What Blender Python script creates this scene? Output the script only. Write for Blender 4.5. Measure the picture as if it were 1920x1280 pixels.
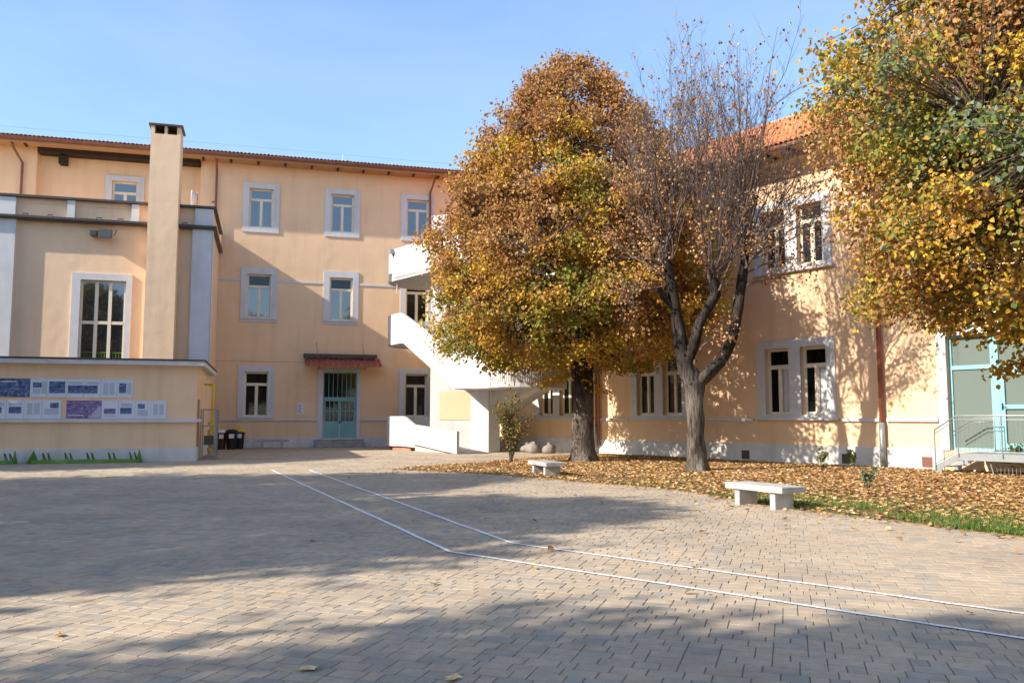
import bpy, math, random
import numpy as np
from mathutils import Vector, noise
R_ = math.radians
random.seed(7)
scene = bpy.context.scene
C = scene.collection
for o in list(bpy.data.objects): bpy.data.objects.remove(o)

# ------------------------------------------------------------------ camera
cam_d = bpy.data.cameras.new('camera'); cam = bpy.data.objects.new('camera', cam_d); C.objects.link(cam)
cam_d.sensor_width = 36.0; cam_d.lens = 36.0*1600/1920; cam_d.clip_start = 0.1; cam_d.clip_end = 3000
cam.location = (0, 0, 1.6); cam.rotation_euler = (R_(90)+math.atan(143/1600), 0, 0)
scene.camera = cam
# ------------------------------------------------------------------ sky and sun
SUN_AZ, SUN_EL = 63.5, 31.0     # shadows run towards this bearing (from +Y to +X)
world = bpy.data.worlds.new('World'); scene.world = world; world.use_nodes = True
wn = world.node_tree.nodes; wl = world.node_tree.links; wn.clear()
sky = wn.new('ShaderNodeTexSky'); sky.sky_type = 'NISHITA'; sky.sun_disc = False
sky.sun_elevation = R_(SUN_EL); sky.sun_rotation = R_(SUN_AZ+180)
sky.air_density = 1.1; sky.dust_density = 1.0; sky.ozone_density = 4.5; sky.altitude = 200
bg = wn.new('ShaderNodeBackground'); bg.inputs['Strength'].default_value = 0.13
wo = wn.new('ShaderNodeOutputWorld')
wtc = wn.new('ShaderNodeTexCoord'); wmp = wn.new('ShaderNodeMapping'); wmp.inputs['Scale'].default_value = (1.0, 1.6, 3.4); wmp.inputs['Rotation'].default_value = (0.2, 0.1, 0.5)
wno = wn.new('ShaderNodeTexNoise'); wno.inputs['Scale'].default_value = 1.7; wno.inputs['Detail'].default_value = 7; wno.inputs['Roughness'].default_value = 0.55; wno.inputs['Distortion'].default_value = 0.6
wl.new(wtc.outputs['Generated'], wmp.inputs[0]); wl.new(wmp.outputs[0], wno.inputs['Vector'])
wrp = wn.new('ShaderNodeValToRGB'); wrp.color_ramp.elements[0].position = 0.35; wrp.color_ramp.elements[0].color = (0.04, 0.04, 0.04, 1); wrp.color_ramp.elements[1].position = 0.75; wrp.color_ramp.elements[1].color = (0.34, 0.34, 0.34, 1)
wl.new(wno.outputs['Fac'], wrp.inputs[0])
wmx = wn.new('ShaderNodeMix'); wmx.data_type = 'RGBA'; wmx.inputs['B'].default_value = (2.6, 3.1, 3.9, 1)   # thin high cloud
wl.new(wrp.outputs[0], wmx.inputs['Factor']); wl.new(sky.outputs[0], wmx.inputs['A']); wl.new(wmx.outputs['Result'], bg.inputs[0]); wl.new(bg.outputs[0], wo.inputs[0])
sun_d = bpy.data.lights.new('sun', 'SUN'); sun = bpy.data.objects.new('sun', sun_d); C.objects.link(sun)
sun_d.energy = 3.8; sun_d.angle = R_(0.6); sun_d.color = (1.0, 0.92, 0.80)
ce, se = math.cos(R_(SUN_EL)), math.sin(R_(SUN_EL))
sdir = Vector((math.sin(R_(SUN_AZ))*ce, math.cos(R_(SUN_AZ))*ce, -se))
sun.rotation_euler = sdir.to_track_quat('-Z', 'Y').to_euler(); sun.location = (-30, -15, 30)
vs = scene.view_settings; vs.view_transform = 'Standard'; vs.look = 'None'; vs.gamma = 1.0; vs.use_curve_mapping = False
vs.exposure = 1.24

# ------------------------------------------------------------------ materials
MATS = {}
def newmat(name):
    m = bpy.data.materials.new(name); m.use_nodes = True
    nt = m.node_tree; b = nt.nodes['Principled BSDF']; MATS[name] = m
    return m, nt, b
def nd(nt, t, **kw):
    n = nt.nodes.new(t)
    for k, v in kw.items():
        if k in n.inputs: n.inputs[k].default_value = v
        else: setattr(n, k, v)
    return n
def ramp(nt, pts):
    r = nt.nodes.new('ShaderNodeValToRGB'); e = r.color_ramp.elements
    while len(e) > 1: e.remove(e[-1])
    e[0].position = pts[0][0]; e[0].color = (*pts[0][1], 1)
    for p, c in pts[1:]:
        x = e.new(p); x.color = (*c, 1)
    return r
def surf(name, col, var=0.15, scale=1.5, rough=0.85, bump=0.15, bscale=25.0, big=None, bigscale=0.5, bigdist=0.02, stain=0.0, metal=0.0, spec=0.3):
    """a painted / mineral surface: mottled colour, fine grain, optional long waves and streaky dirt"""
    m, nt, b = newmat(name); L = nt.links
    tc = nd(nt, 'ShaderNodeTexCoord')
    n1 = nd(nt, 'ShaderNodeTexNoise', Scale=scale, Detail=6.0, Roughness=0.6); L.new(tc.outputs['Object'], n1.inputs['Vector'])
    lo = tuple(c*(1-var) for c in col); hi = tuple(min(1, c*(1+var*0.7)) for c in col)
    r = ramp(nt, [(0.3, lo), (0.7, hi)]); L.new(n1.outputs['Fac'], r.inputs[0]); out = r.outputs[0]
    if stain > 0:
        mp = nd(nt, 'ShaderNodeMapping'); mp.inputs['Scale'].default_value = (1.6, 1.6, 0.16); L.new(tc.outputs['Object'], mp.inputs[0])
        n3 = nd(nt, 'ShaderNodeTexNoise', Scale=1.3, Detail=5.0); L.new(mp.outputs[0], n3.inputs['Vector'])
        rr = ramp(nt, [(0.5, (1, 1, 1)), (0.8, (1-stain, 1-stain*1.05, 1-stain*1.1))]); L.new(n3.outputs['Fac'], rr.inputs[0])
        mx = nd(nt, 'ShaderNodeMix', data_type='RGBA', blend_type='MULTIPLY'); mx.inputs['Factor'].default_value = 1
        L.new(out, mx.inputs['A']); L.new(rr.outputs[0], mx.inputs['B']); out = mx.outputs['Result']
    L.new(out, b.inputs['Base Color'])
    b.inputs['Roughness'].default_value = rough; b.inputs['Metallic'].default_value = metal; b.inputs['Specular IOR Level'].default_value = spec
    n2 = nd(nt, 'ShaderNodeTexNoise', Scale=bscale, Detail=5.0); L.new(tc.outputs['Object'], n2.inputs['Vector'])
    bp = nd(nt, 'ShaderNodeBump', Strength=bump, Distance=0.01); L.new(n2.outputs['Fac'], bp.inputs['Height'])
    if big:
        n4 = nd(nt, 'ShaderNodeTexNoise', Scale=bigscale, Detail=3.0); L.new(tc.outputs['Object'], n4.inputs['Vector'])
        bp2 = nd(nt, 'ShaderNodeBump', Strength=big, Distance=bigdist); L.new(n4.outputs['Fac'], bp2.inputs['Height'])
        L.new(bp2.outputs[0], bp.inputs['Normal'])
    L.new(bp.outputs[0], b.inputs['Normal'])
    return m
PL = surf('orange_plaster', (0.77, 0.535, 0.335), var=0.06, scale=0.7, rough=0.92, bump=0.25, bscale=45, big=0.5, bigscale=1.6, bigdist=0.035, stain=0.11, spec=0.15)
PL2 = surf('pale_orange_plaster', (0.79, 0.565, 0.37), var=0.06, scale=0.7, rough=0.92, bump=0.25, bscale=45, big=0.5, bigscale=1.8, bigdist=0.03, stain=0.14, spec=0.15)
TRIM = surf('white_trim_paint', (0.57, 0.57, 0.575), var=0.08, scale=2.2, bump=0.15, bscale=40, stain=0.14)
PLINTH = surf('plinth_render', (0.62, 0.60, 0.57), var=0.14, scale=1.6, bump=0.3, bscale=30, stain=0.25)
GREYPIL = surf('grey_pilaster_paint', (0.60, 0.60, 0.60), var=0.08, scale=1.2, bump=0.2, bscale=35, stain=0.12, big=0.3, bigscale=1.5)
WHITE = surf('white_concrete', (0.52, 0.51, 0.49), var=0.07, scale=0.9, bump=0.25, bscale=30, stain=0.22, spec=0.25)
CREAM = surf('cream_window_paint', (0.72, 0.66, 0.52), var=0.06, scale=3, rough=0.55, bump=0.05)
CONC = surf('bench_concrete', (0.46, 0.435, 0.40), var=0.18, scale=3.5, bump=0.5, bscale=60, stain=0.22)
CONCD = surf('weathered_bench_concrete', (0.40, 0.385, 0.36), var=0.25, scale=3.5, bump=0.5, bscale=60, stain=0.2)
STEP = surf('stone_step', (0.33, 0.31, 0.28), var=0.25, scale=3.0, bump=0.5, bscale=30, stain=0.3)
COPPER = surf('brown_gutter_metal', (0.20, 0.085, 0.055), var=0.25, scale=2.0, rough=0.5, bump=0.05, spec=0.4)
REDPIPE = surf('red_brown_downpipe', (0.30, 0.10, 0.065), var=0.3, scale=2.0, rough=0.5, bump=0.05, spec=0.4)
DARKM = surf('dark_metal_flashing', (0.075, 0.06, 0.052), var=0.2, scale=2.0, rough=0.5, bump=0.05, spec=0.4)
GALV = surf('galvanised_steel', (0.30, 0.32, 0.33), var=0.12, scale=6.0, rough=0.42, bump=0.05, metal=0.5)
WOODD = surf('shade_toned_eave_timber', (0.035, 0.022, 0.016), var=0.25, scale=4.0, bump=0.3, bscale=20)  # timber colour darkened to hold the shadow under the eaves
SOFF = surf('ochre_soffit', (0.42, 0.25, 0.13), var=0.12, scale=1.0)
TEAL = surf('teal_door_paint', (0.20, 0.40, 0.40), var=0.08, scale=2.0, rough=0.5, bump=0.06)
AQUA = surf('pale_aqua_frame', (0.23, 0.47, 0.50), var=0.05, scale=2.0, rough=0.4, bump=0.03)
GREEN = surf('green_rack_paint', (0.12, 0.27, 0.045), var=0.2, scale=3.0, rough=0.5, bump=0.08)
YELLOW = surf('yellow_pipe_paint', (0.75, 0.52, 0.02), var=0.12, scale=3.0, rough=0.45, bump=0.05)
BLACKP = surf('black_plastic', (0.022, 0.022, 0.024), var=0.2, scale=3.0, rough=0.45, bump=0.05)
BROWNP = surf('brown_plastic', (0.07, 0.035, 0.025), var=0.2, scale=3.0, rough=0.45, bump=0.05)
YELP = surf('yellow_plastic', (0.70, 0.45, 0.02), var=0.1, scale=3.0, rough=0.45, bump=0.05)
WHITEP = surf('white_plastic', (0.75, 0.75, 0.76), var=0.05, scale=3.0, rough=0.5, bump=0.03)
AWN = surf('red_corrugated_sheet', (0.28, 0.085, 0.06), var=0.25, scale=2.5, rough=0.6, bump=0.1)
BRICK = surf('red_brick', (0.42, 0.20, 0.13), var=0.3, scale=6.0, bump=0.5, bscale=40)
SACK = surf('shade_toned_sack_cloth', (0.26, 0.22, 0.20), var=0.25, scale=4.0, bump=0.5, bscale=60)  # cloth darkened: the shade under the stair is in its colour
CURT = surf('white_curtain', (0.82, 0.82, 0.84), var=0.06, scale=2.0, rough=0.9, bump=0.1)
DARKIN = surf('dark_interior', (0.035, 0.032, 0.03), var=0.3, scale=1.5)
BARK = None
def bark(name, c0, c1, sc=5.0, dark=None):
    m, nt, b = newmat(name); L = nt.links
    tc = nd(nt, 'ShaderNodeTexCoord'); mp = nd(nt, 'ShaderNodeMapping'); mp.inputs['Scale'].default_value = (sc*2.4, sc*2.4, sc*0.38)
    L.new(tc.outputs['Object'], mp.inputs[0])
    n = nd(nt, 'ShaderNodeTexNoise', Scale=1.6, Detail=7.0, Roughness=0.65); L.new(mp.outputs[0], n.inputs['Vector'])
    n2 = nd(nt, 'ShaderNodeTexNoise', Scale=1.1, Detail=3.0); L.new(tc.outputs['Object'], n2.inputs['Vector'])
    r = ramp(nt, [(0.35, c0), (0.66, c1)]); L.new(n.outputs['Fac'], r.inputs[0])
    r2 = ramp(nt, [(0.38, (0.42, 0.40, 0.40)), (0.62, (1, 1, 1))]); L.new(n2.outputs['Fac'], r2.inputs[0])
    mx = nd(nt, 'ShaderNodeMix', data_type='RGBA', blend_type='MULTIPLY'); mx.inputs['Factor'].default_value = 0.85
    L.new(r.outputs[0], mx.inputs['A']); L.new(r2.outputs[0], mx.inputs['B']); L.new(mx.outputs['Result'], b.inputs['Base Color'])
    if dark:     # upper bark of these lindens is blackish
        sp = nd(nt, 'ShaderNodeSeparateXYZ'); L.new(tc.outputs['Object'], sp.inputs[0])
        ad = nd(nt, 'ShaderNodeMath', operation='MULTIPLY_ADD'); ad.inputs[1].default_value = 1.6; L.new(n2.outputs['Fac'], ad.inputs[0]); L.new(sp.outputs['Z'], ad.inputs[2])
        mr = nd(nt, 'ShaderNodeMapRange'); mr.inputs['From Min'].default_value = dark[0]+.8; mr.inputs['From Max'].default_value = dark[1]+.8; L.new(ad.outputs[0], mr.inputs['Value'])
        r3 = ramp(nt, [(0.0,(1,1,1)),(1.0,(0.27,0.265,0.27))]); L.new(mr.outputs[0], r3.inputs[0])
        m2 = nd(nt, 'ShaderNodeMix', data_type='RGBA', blend_type='MULTIPLY'); m2.inputs['Factor'].default_value = 1
        L.new(mx.outputs['Result'], m2.inputs['A']); L.new(r3.outputs[0], m2.inputs['B']); L.new(m2.outputs['Result'], b.inputs['Base Color'])
    bp = nd(nt, 'ShaderNodeBump', Strength=1.0, Distance=0.035); L.new(n.outputs['Fac'], bp.inputs['Height']); L.new(bp.outputs[0], b.inputs['Normal'])
    b.inputs['Roughness'].default_value = 0.95; b.inputs['Specular IOR Level'].default_value = 0.13
    return m
BARK = bark('linden_bark', (0.05, 0.04, 0.033), (0.25, 0.21, 0.175), dark=(1.5, 3.2))
BARKD = bark('forked_linden_bark', (0.05, 0.04, 0.033), (0.25, 0.21, 0.175), dark=(2.2, 3.3))
TWIG = surf('grey_brown_twig', (0.135, 0.10, 0.088), var=0.25, scale=4.0, bump=0.2)
DTWIG = surf('dark_branch_bark', (0.075, 0.058, 0.045), var=0.3, scale=4.0, bump=0.3)
def leafmat(name, trans=0.35, rough=0.6):
    m, nt, b = newmat(name); L = nt.links
    at = nd(nt, 'ShaderNodeAttribute', attribute_name='tint')
    L.new(at.outputs['Color'], b.inputs['Base Color']); b.inputs['Roughness'].default_value = rough; b.inputs['Specular IOR Level'].default_value = 0.25
    tr = nd(nt, 'ShaderNodeBsdfTranslucent'); L.new(at.outputs['Color'], tr.inputs['Color'])
    mx = nd(nt, 'ShaderNodeMixShader'); mx.inputs[0].default_value = trans
    L.new(b.outputs[0], mx.inputs[1]); L.new(tr.outputs[0], mx.inputs[2])
    L.new(mx.outputs[0], nt.nodes['Material Output'].inputs['Surface'])
    return m
LEAF = leafmat('autumn_leaf'); DRYLEAF = leafmat('dry_leaf', 0.15, 0.75); GRASSM = leafmat('grass_blade', 0.3, 0.6)
def glass(name, col, ior=1.9, rough=0.03, transp=0.0):
    m, nt, b = newmat(name); L = nt.links
    b.inputs['Base Color'].default_value = (*col, 1); b.inputs['Roughness'].default_value = rough; b.inputs['IOR'].default_value = ior
    b.inputs['Specular IOR Level'].default_value = 0.5
    tc = nd(nt, 'ShaderNodeTexCoord'); n = nd(nt, 'ShaderNodeTexNoise', Scale=0.9, Detail=1.0); L.new(tc.outputs['Object'], n.inputs['Vector'])
    bp = nd(nt, 'ShaderNodeBump', Strength=0.05, Distance=0.02); L.new(n.outputs['Fac'], bp.inputs['Height']); L.new(bp.outputs[0], b.inputs['Normal'])
    if transp > 0:
        t = nd(nt, 'ShaderNodeBsdfTransparent'); mx = nd(nt, 'ShaderNodeMixShader'); mx.inputs[0].default_value = transp
        L.new(b.outputs[0], mx.inputs[1]); L.new(t.outputs[0], mx.inputs[2]); L.new(mx.outputs[0], nt.nodes['Material Output'].inputs['Surface'])
    return m
PANE = glass('window_pane_glass', (0.022, 0.03, 0.04), ior=2.5)
PANED = glass('dark_pane_glass', (0.014, 0.014, 0.014), ior=1.55)
PANEC = glass('clear_pane_glass', (0.02, 0.025, 0.03), ior=1.5, transp=0.9)
FROST = glass('grey_green_door_glass', (0.13, 0.165, 0.145), ior=1.45, rough=0.25)
LAMPG = glass('floodlight_glass', (0.07, 0.075, 0.07), ior=1.4, rough=0.35)

# ------------------------------------------------------------------ mesh helpers
class MB:
    def __init__(s): s.v = []; s.f = []
    def add(s, vs_, fs):
        n = len(s.v); s.v += [tuple(p) for p in vs_]; s.f += [tuple(i+n for i in f) for f in fs]; return s
    def box(s, x0, x1, y0, y1, z0, z1):
        return s.add([(x0,y0,z0),(x1,y0,z0),(x1,y1,z0),(x0,y1,z0),(x0,y0,z1),(x1,y0,z1),(x1,y1,z1),(x0,y1,z1)],
                     [(0,3,2,1),(4,5,6,7),(0,1,5,4),(1,2,6,5),(2,3,7,6),(3,0,4,7)])
    def bbox(s, x0, x1, y0, y1, z0, z1, b=0.01):
        """box with chamfered upper and vertical edges"""
        def ring(i, z): return [(x0+i,y0+b,z),(x0+b,y0+i,z),(x1-b,y0+i,z),(x1-i,y0+b,z),(x1-i,y1-b,z),(x1-b,y1-i,z),(x0+b,y1-i,z),(x0+i,y1-b,z)]
        rs = [ring(0,z0), ring(0,z1-b), ring(b*0.8,z1)]
        vs_ = sum(rs, []); fs = []
        for k in range(2):
            for i in range(8): fs.append((k*8+i, k*8+(i+1)%8, k*8+8+(i+1)%8, k*8+8+i))
        fs.append(tuple(range(16,24))); fs.append(tuple(range(7,-1,-1)))
        return s.add(vs_, fs)
    def quad(s, a, b, c, d): return s.add([a,b,c,d], [(0,1,2,3)])
    def prism(s, poly, z0, z1):
        n = len(poly); vs_ = [(x,y,z0) for x,y in poly]+[(x,y,z1) for x,y in poly]
        fs = [tuple(range(n-1,-1,-1)), tuple(range(n,2*n))]+[(i,(i+1)%n,n+(i+1)%n,n+i) for i in range(n)]
        return s.add(vs_, fs)
    def extr(s, prof, p0, p1):
        """profile [(y,z)] swept along x from p0 to p1"""
        n = len(prof); vs_ = [(p0,y,z) for y,z in prof]+[(p1,y,z) for y,z in prof]
        fs = [tuple(range(n-1,-1,-1)), tuple(range(n,2*n))]+[(i,(i+1)%n,n+(i+1)%n,n+i) for i in range(n)]
        return s.add(vs_, fs)
    def tube(s, pts, rad, sides=6, cap=True):
        pts = [Vector(p) for p in pts]; n = len(pts)
        rad = rad if hasattr(rad, '__len__') else [rad]*n
        vs_ = []; prev = None
        for i, p in enumerate(pts):
            t = (pts[min(i+1,n-1)]-pts[max(i-1,0)]); t.normalize()
            if prev is None:
                a = Vector((0,0,1)) if abs(t.z) < 0.9 else Vector((1,0,0)); x = t.cross(a); x.normalize()
            else:
                x = prev - t*prev.dot(t)
                if x.length < 1e-4: x = t.orthogonal()
                x.normalize()
            prev = x; y = t.cross(x)
            for k in range(sides):
                an = 2*math.pi*k/sides; vs_.append(p+(x*math.cos(an)+y*math.sin(an))*rad[i])
        fs = [(i*sides+k, i*sides+(k+1)%sides, (i+1)*sides+(k+1)%sides, (i+1)*sides+k) for i in range(n-1) for k in range(sides)]
        if cap: fs += [tuple(range(sides-1,-1,-1)), tuple((n-1)*sides+k for k in range(sides))]
        return s.add(vs_, fs)
    def lathe(s, prof, cx=0, cy=0, seg=16):
        vs_ = []; n = len(prof)
        for r, z in prof:
            for k in range(seg):
                a = 2*math.pi*k/seg; vs_.append((cx+r*math.cos(a), cy+r*math.sin(a), z))
        fs = [(i*seg+k, i*seg+(k+1)%seg, (i+1)*seg+(k+1)%seg, (i+1)*seg+k) for i in range(n-1) for k in range(seg)]
        fs += [tuple(range(seg-1,-1,-1)), tuple((n-1)*seg+k for k in range(seg))]
        return s.add(vs_, fs)
    def mesh(s, name, mat, smooth=False):
        me = bpy.data.meshes.new(name); me.from_pydata(s.v, [], s.f); me.materials.append(mat)
        if smooth: me.polygons.foreach_set('use_smooth', [True]*len(me.polygons))
        me.update(); return me
    def build(s, name, mat, parent=None, loc=(0,0,0), smooth=False, rotz=0):
        return link(name, s.mesh(name, mat, smooth), parent, loc, rotz)
def link(name, me, parent=None, loc=(0,0,0), rotz=0):
    o = bpy.data.objects.new(name, me); C.objects.link(o); o.location = loc; o.rotation_euler = (0,0,rotz)
    if parent: o.parent = parent
    return o
def tag(o, label=None, cat=None, group=None, kind=None):
    for k, v in (('label',label),('category',cat),('group',group),('kind',kind)):
        if v: o[k] = v
    return o
def thing(name, label, cat, loc=(0,0,0), rotz=0, group=None):
    o = bpy.data.objects.new(name, None); C.objects.link(o); o.empty_display_size = 0.3
    o.location = loc; o.rotation_euler = (0,0,rotz); return tag(o, label, cat, group)
def copy_tree(o, parent=None):
    c = o.copy(); C.objects.link(c); c.parent = parent
    for ch in list(o.children): copy_tree(ch, c)
    return c
def npmesh(name, V, F, mat, col=None, smooth=False):
    """V (n,3), F (m,k) arrays; col = per-face colour (m,3)"""
    me = bpy.data.meshes.new(name); k = F.shape[1]
    me.vertices.add(len(V)); me.vertices.foreach_set('co', V.astype(np.float32).ravel())
    me.loops.add(F.size); me.loops.foreach_set('vertex_index', F.astype(np.int32).ravel())
    me.polygons.add(len(F)); me.polygons.foreach_set('loop_start', np.arange(0, F.size, k, dtype=np.int32))
    me.update(calc_edges=True)
    me.polygons.foreach_set('use_smooth', np.full(len(F), bool(smooth)))
    if col is not None:
        a = me.attributes.new('tint', 'FLOAT_COLOR', 'FACE')
        a.data.foreach_set('color', np.concatenate([col, np.ones((len(col),1))], 1).astype(np.float32).ravel())
    me.materials.append(mat); return me

def wall(mb, x0, x1, z0, z1, holes, y=0.0, depth=0.24):
    """wall face in the xz plane with rectangular openings and reveals"""
    xs = sorted({x0, x1, *[h[0] for h in holes], *[h[1] for h in holes]}); zs = sorted({z0, z1, *[h[2] for h in holes], *[h[3] for h in holes]})
    xs = [x for x in xs if x0 <= x <= x1]; zs = [z for z in zs if z0 <= z <= z1]
    for i in range(len(xs)-1):
        run = None
        for j in range(len(zs)-1):
            cx, cz = (xs[i]+xs[i+1])/2, (zs[j]+zs[j+1])/2
            if any(h[0] < cx < h[1] and h[2] < cz < h[3] for h in holes): continue
            mb.quad((xs[i],y,zs[j]), (xs[i+1],y,zs[j]), (xs[i+1],y,zs[j+1]), (xs[i],y,zs[j+1]))
    for a, b, c, d in holes:
        e = y+depth
        mb.quad((a,y,c),(a,y,d),(a,e,d),(a,e,c)); mb.quad((b,y,c),(b,e,c),(b,e,d),(b,y,d))
        mb.quad((a,y,d),(b,y,d),(b,e,d),(a,e,d)); mb.quad((a,y,c),(a,e,c),(b,e,c),(b,y,c))
    return mb
def ring_box(mb, o, i, y0, y1):
    """rectangular surround: outer (x0,x1,z0,z1), inner the same"""
    a0,a1,c0,c1 = o; b0,b1,d0,d1 = i
    mb.box(a0,b0,y0,y1,c0,c1); mb.box(b1,a1,y0,y1,c0,c1); mb.box(b0,b1,y0,y1,d1,c1)
    if d0 > c0+1e-4: mb.box(b0,b1,y0,y1,c0,d0)
    return mb
_cache = {}
def add_window(parent, uc, zb, w, h, sur, y=0.0, sill=True, pane=None, transom=0.28, kind='two', blind=False):
    """sur = (left, right, bottom, top) widths of the painted surround, None if shared"""
    pane = pane or PANE
    key = (w, h, sur, sill, pane.name, transom, kind, blind)
    if key not in _cache:
        d = {}; fr = MB(); fw = 0.075; y0, y1 = 0.15, 0.22
        ring_box(fr, (-w/2+.004, w/2-.004, .004, h-.004), (-w/2+fw, w/2-fw, fw, h-fw), y0, y1)
        panes = []
        zt = h*(1-transom)
        if kind == 'two':
            fr.box(-w/2+fw, w/2-fw, y0-.012, y1, zt-.05, zt+.05)
            fr.box(-.055, .055, y0-.006, y1, fw, zt-.05)
            panes = [(-w/2+fw, -.055, fw, zt-.05), (.055, w/2-fw, fw, zt-.05), (-w/2+fw, w/2-fw, zt+.05, h-fw)]
            for a,b,c,e in panes: ring_box(fr, (a,b,c,e), (a+.028,b-.028,c+.028,e-.028), y0+.02, y1-.008)
        d['frame'] = fr.mesh('window', CREAM)
        d['panes'] = [MB().box(a-.01, b+.01, 0.19, 0.197, c-.01, e+.01).mesh('pane', PANED if (kind == 'two' and k == 2 and blind) else pane) for k, (a,b,c,e) in enumerate(panes)]
        if sur:
            d['sur'] = ring_box(MB(), (-w/2-sur[0], w/2+sur[1], -sur[2], h+sur[3]), (-w/2, w/2, 0, h), -0.05, 0.03).mesh('surround', TRIM)
        if sill: d['sill'] = MB().bbox(-w/2-(sur[0] if sur else .1)*0.9, w/2+(sur[1] if sur else .1)*0.9, -0.11, 0.16, -0.07, 0.003, .012).mesh('sill', TRIM)
        _cache[key] = d
    d = _cache[key]
    o = link('window', d['frame'], parent, (uc, y, zb))
    for p in d['panes']: link('pane', p, o)
    if 'sur' in d: link('surround', d['sur'], o)
    if 'sill' in d: link('sill', d['sill'], o)
    return o
def downpipe(parent, pts, r=0.055, mat=None, boot=None):
    p = MB().tube(pts, r, 10).build('downpipe', mat or COPPER, parent, smooth=True)
    zs = [pts[0][2], pts[-1][2]]; m = MB(); z = min(zs)+1.2
    while z < max(zs)-1.0:
        MB().tube([(pts[-1][0],pts[-1][1],z),(pts[-1][0],pts[-1][1],z+.05)], r*1.18, 10).build('bracket', mat or COPPER, p); z += 2.4
    pass
    if boot: MB().tube([(pts[-1][0],pts[-1][1],0),(pts[-1][0],pts[-1][1],boot)], r*1.25, 10).build('cast_iron_boot', GALV, p, smooth=True)
    return p
# ------------------------------------------------------------------ ground, paving, garden
def in_poly(P, poly):
    x, y = P[:,0], P[:,1]; ins = np.zeros(len(P), bool); n = len(poly); j = n-1
    for i in range(n):
        xi, yi = poly[i]; xj, yj = poly[j]
        c = ((yi > y) != (yj > y)) & (x < (xj-xi)*(y-yi)/((yj-yi) if yj != yi else 1e-9)+xi); ins ^= c; j = i
    return ins
def dist_line(P, line):
    d = np.full(len(P), 1e9)
    for (x0,y0),(x1,y1) in zip(line[:-1], line[1:]):
        a = np.array([x0,y0]); b = np.array([x1-x0,y1-y0]); t = np.clip(((P-a)@b)/(b@b), 0, 1)
        d = np.minimum(d, np.linalg.norm(P-a-t[:,None]*b, axis=1))
    return d
BED_FRONT = [(-3.66,26.9),(-2.23,25.69),(-0.93,24.96),(0.57,23.18),(1.86,21.47),(2.99,20.15),(3.63,19.26),(4.07,18.06),(4.40,16.79),(5.05,15.1),(5.59,14.17),(5.96,13.44),(6.27,12.73),(6.65,12.1),(6.95,11.5),(8.1,9.6),(10.5,6.8),(16,3.2),(34,1.0)]
BED = BED_FRONT+[(33,0.9),(27.8,7.6),(3.97,38.09),(3.7,37.1),(1.76,35.49),(0.0,32.81),(-1.13,30.5),(-2.35,29.14)]
gm = surf('dry_earth', (0.20, 0.165, 0.12), var=0.3, scale=0.4)
tag(MB().quad((-1500,-1500,-.06),(1500,-1500,-.06),(1500,1500,-.06),(-1500,1500,-.06)).build('ground', gm), kind='structure')
# joints of the paving: sand and dirt
jm = surf('paving_joint_sand', (0.19, 0.155, 0.12), var=0.35, scale=3.0, bump=0.5)
paving = MB().quad((-45,-30,-.0065),(45,-30,-.0065),(45,60,-.0065),(-45,60,-.0065)).build('paving', jm)
tag(paving, 'mixed grey and beige concrete block paving of the courtyard', 'paving', kind='structure')
def paver_mat(name, use_obj):
    m, nt, b = newmat(name); L = nt.links
    if use_obj:
        oi = nd(nt, 'ShaderNodeObjectInfo'); src = oi.outputs['Random']
    else:
        at = nd(nt, 'ShaderNodeAttribute', attribute_name='tint'); sp = nd(nt, 'ShaderNodeSeparateColor'); L.new(at.outputs['Color'], sp.inputs[0]); src = sp.outputs[0]
    r = ramp(nt, [(0.0, (0.39, 0.31, 0.221)), (0.22, (0.369, 0.299, 0.219)), (0.42, (0.348, 0.289, 0.219)), (0.58, (0.376, 0.294, 0.211)), (0.72, (0.331, 0.279, 0.215)), (0.84, (0.299, 0.259, 0.211)), (0.92, (0.278, 0.247, 0.204)), (0.97, (0.355, 0.271, 0.194)), (1.0, (0.369, 0.281, 0.198))])
    L.new(src, r.inputs[0])
    tc = nd(nt, 'ShaderNodeNewGeometry')
    n = nd(nt, 'ShaderNodeTexNoise', Scale=90.0, Detail=4.0, Roughness=0.7); L.new(tc.outputs['Position'], n.inputs['Vector'])
    n2 = nd(nt, 'ShaderNodeTexNoise', Scale=0.55, Detail=5.0, Roughness=0.6); L.new(tc.outputs['Position'], n2.inputs['Vector'])
    n3 = nd(nt, 'ShaderNodeTexNoise', Scale=7.0, Detail=4.0, Roughness=0.6); L.new(tc.outputs['Position'], n3.inputs['Vector'])
    r1 = ramp(nt, [(0.25,(0.88,0.88,0.88)),(0.75,(1.45,1.45,1.45))]); L.new(n.outputs['Fac'], r1.inputs[0])
    r2 = ramp(nt, [(0.3,(0.80,0.79,0.78)),(0.7,(1.12,1.11,1.08))]); L.new(n2.outputs['Fac'], r2.inputs[0])
    r3 = ramp(nt, [(0.3,(0.86,0.85,0.84)),(0.7,(1.08,1.08,1.08))]); L.new(n3.outputs['Fac'], r3.inputs[0])
    c = r.outputs[0]
    for x in (r1, r2, r3):
        mx = nd(nt, 'ShaderNodeMix', data_type='RGBA', blend_type='MULTIPLY'); mx.inputs['Factor'].default_value = 1
        L.new(c, mx.inputs['A']); L.new(x.outputs[0], mx.inputs['B']); c = mx.outputs['Result']
    L.new(c, b.inputs['Base Color']); b.inputs['Roughness'].default_value = 0.9; b.inputs['Specular IOR Level'].default_value = 0.2
    bp = nd(nt, 'ShaderNodeBump', Strength=0.3, Distance=0.003); L.new(n.outputs['Fac'], bp.inputs['Height']); L.new(bp.outputs[0], b.inputs['Normal'])
    return m
PAV_O = paver_mat('paver_concrete', True); PAV_M = paver_mat('paver_concrete_field', False)
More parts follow.
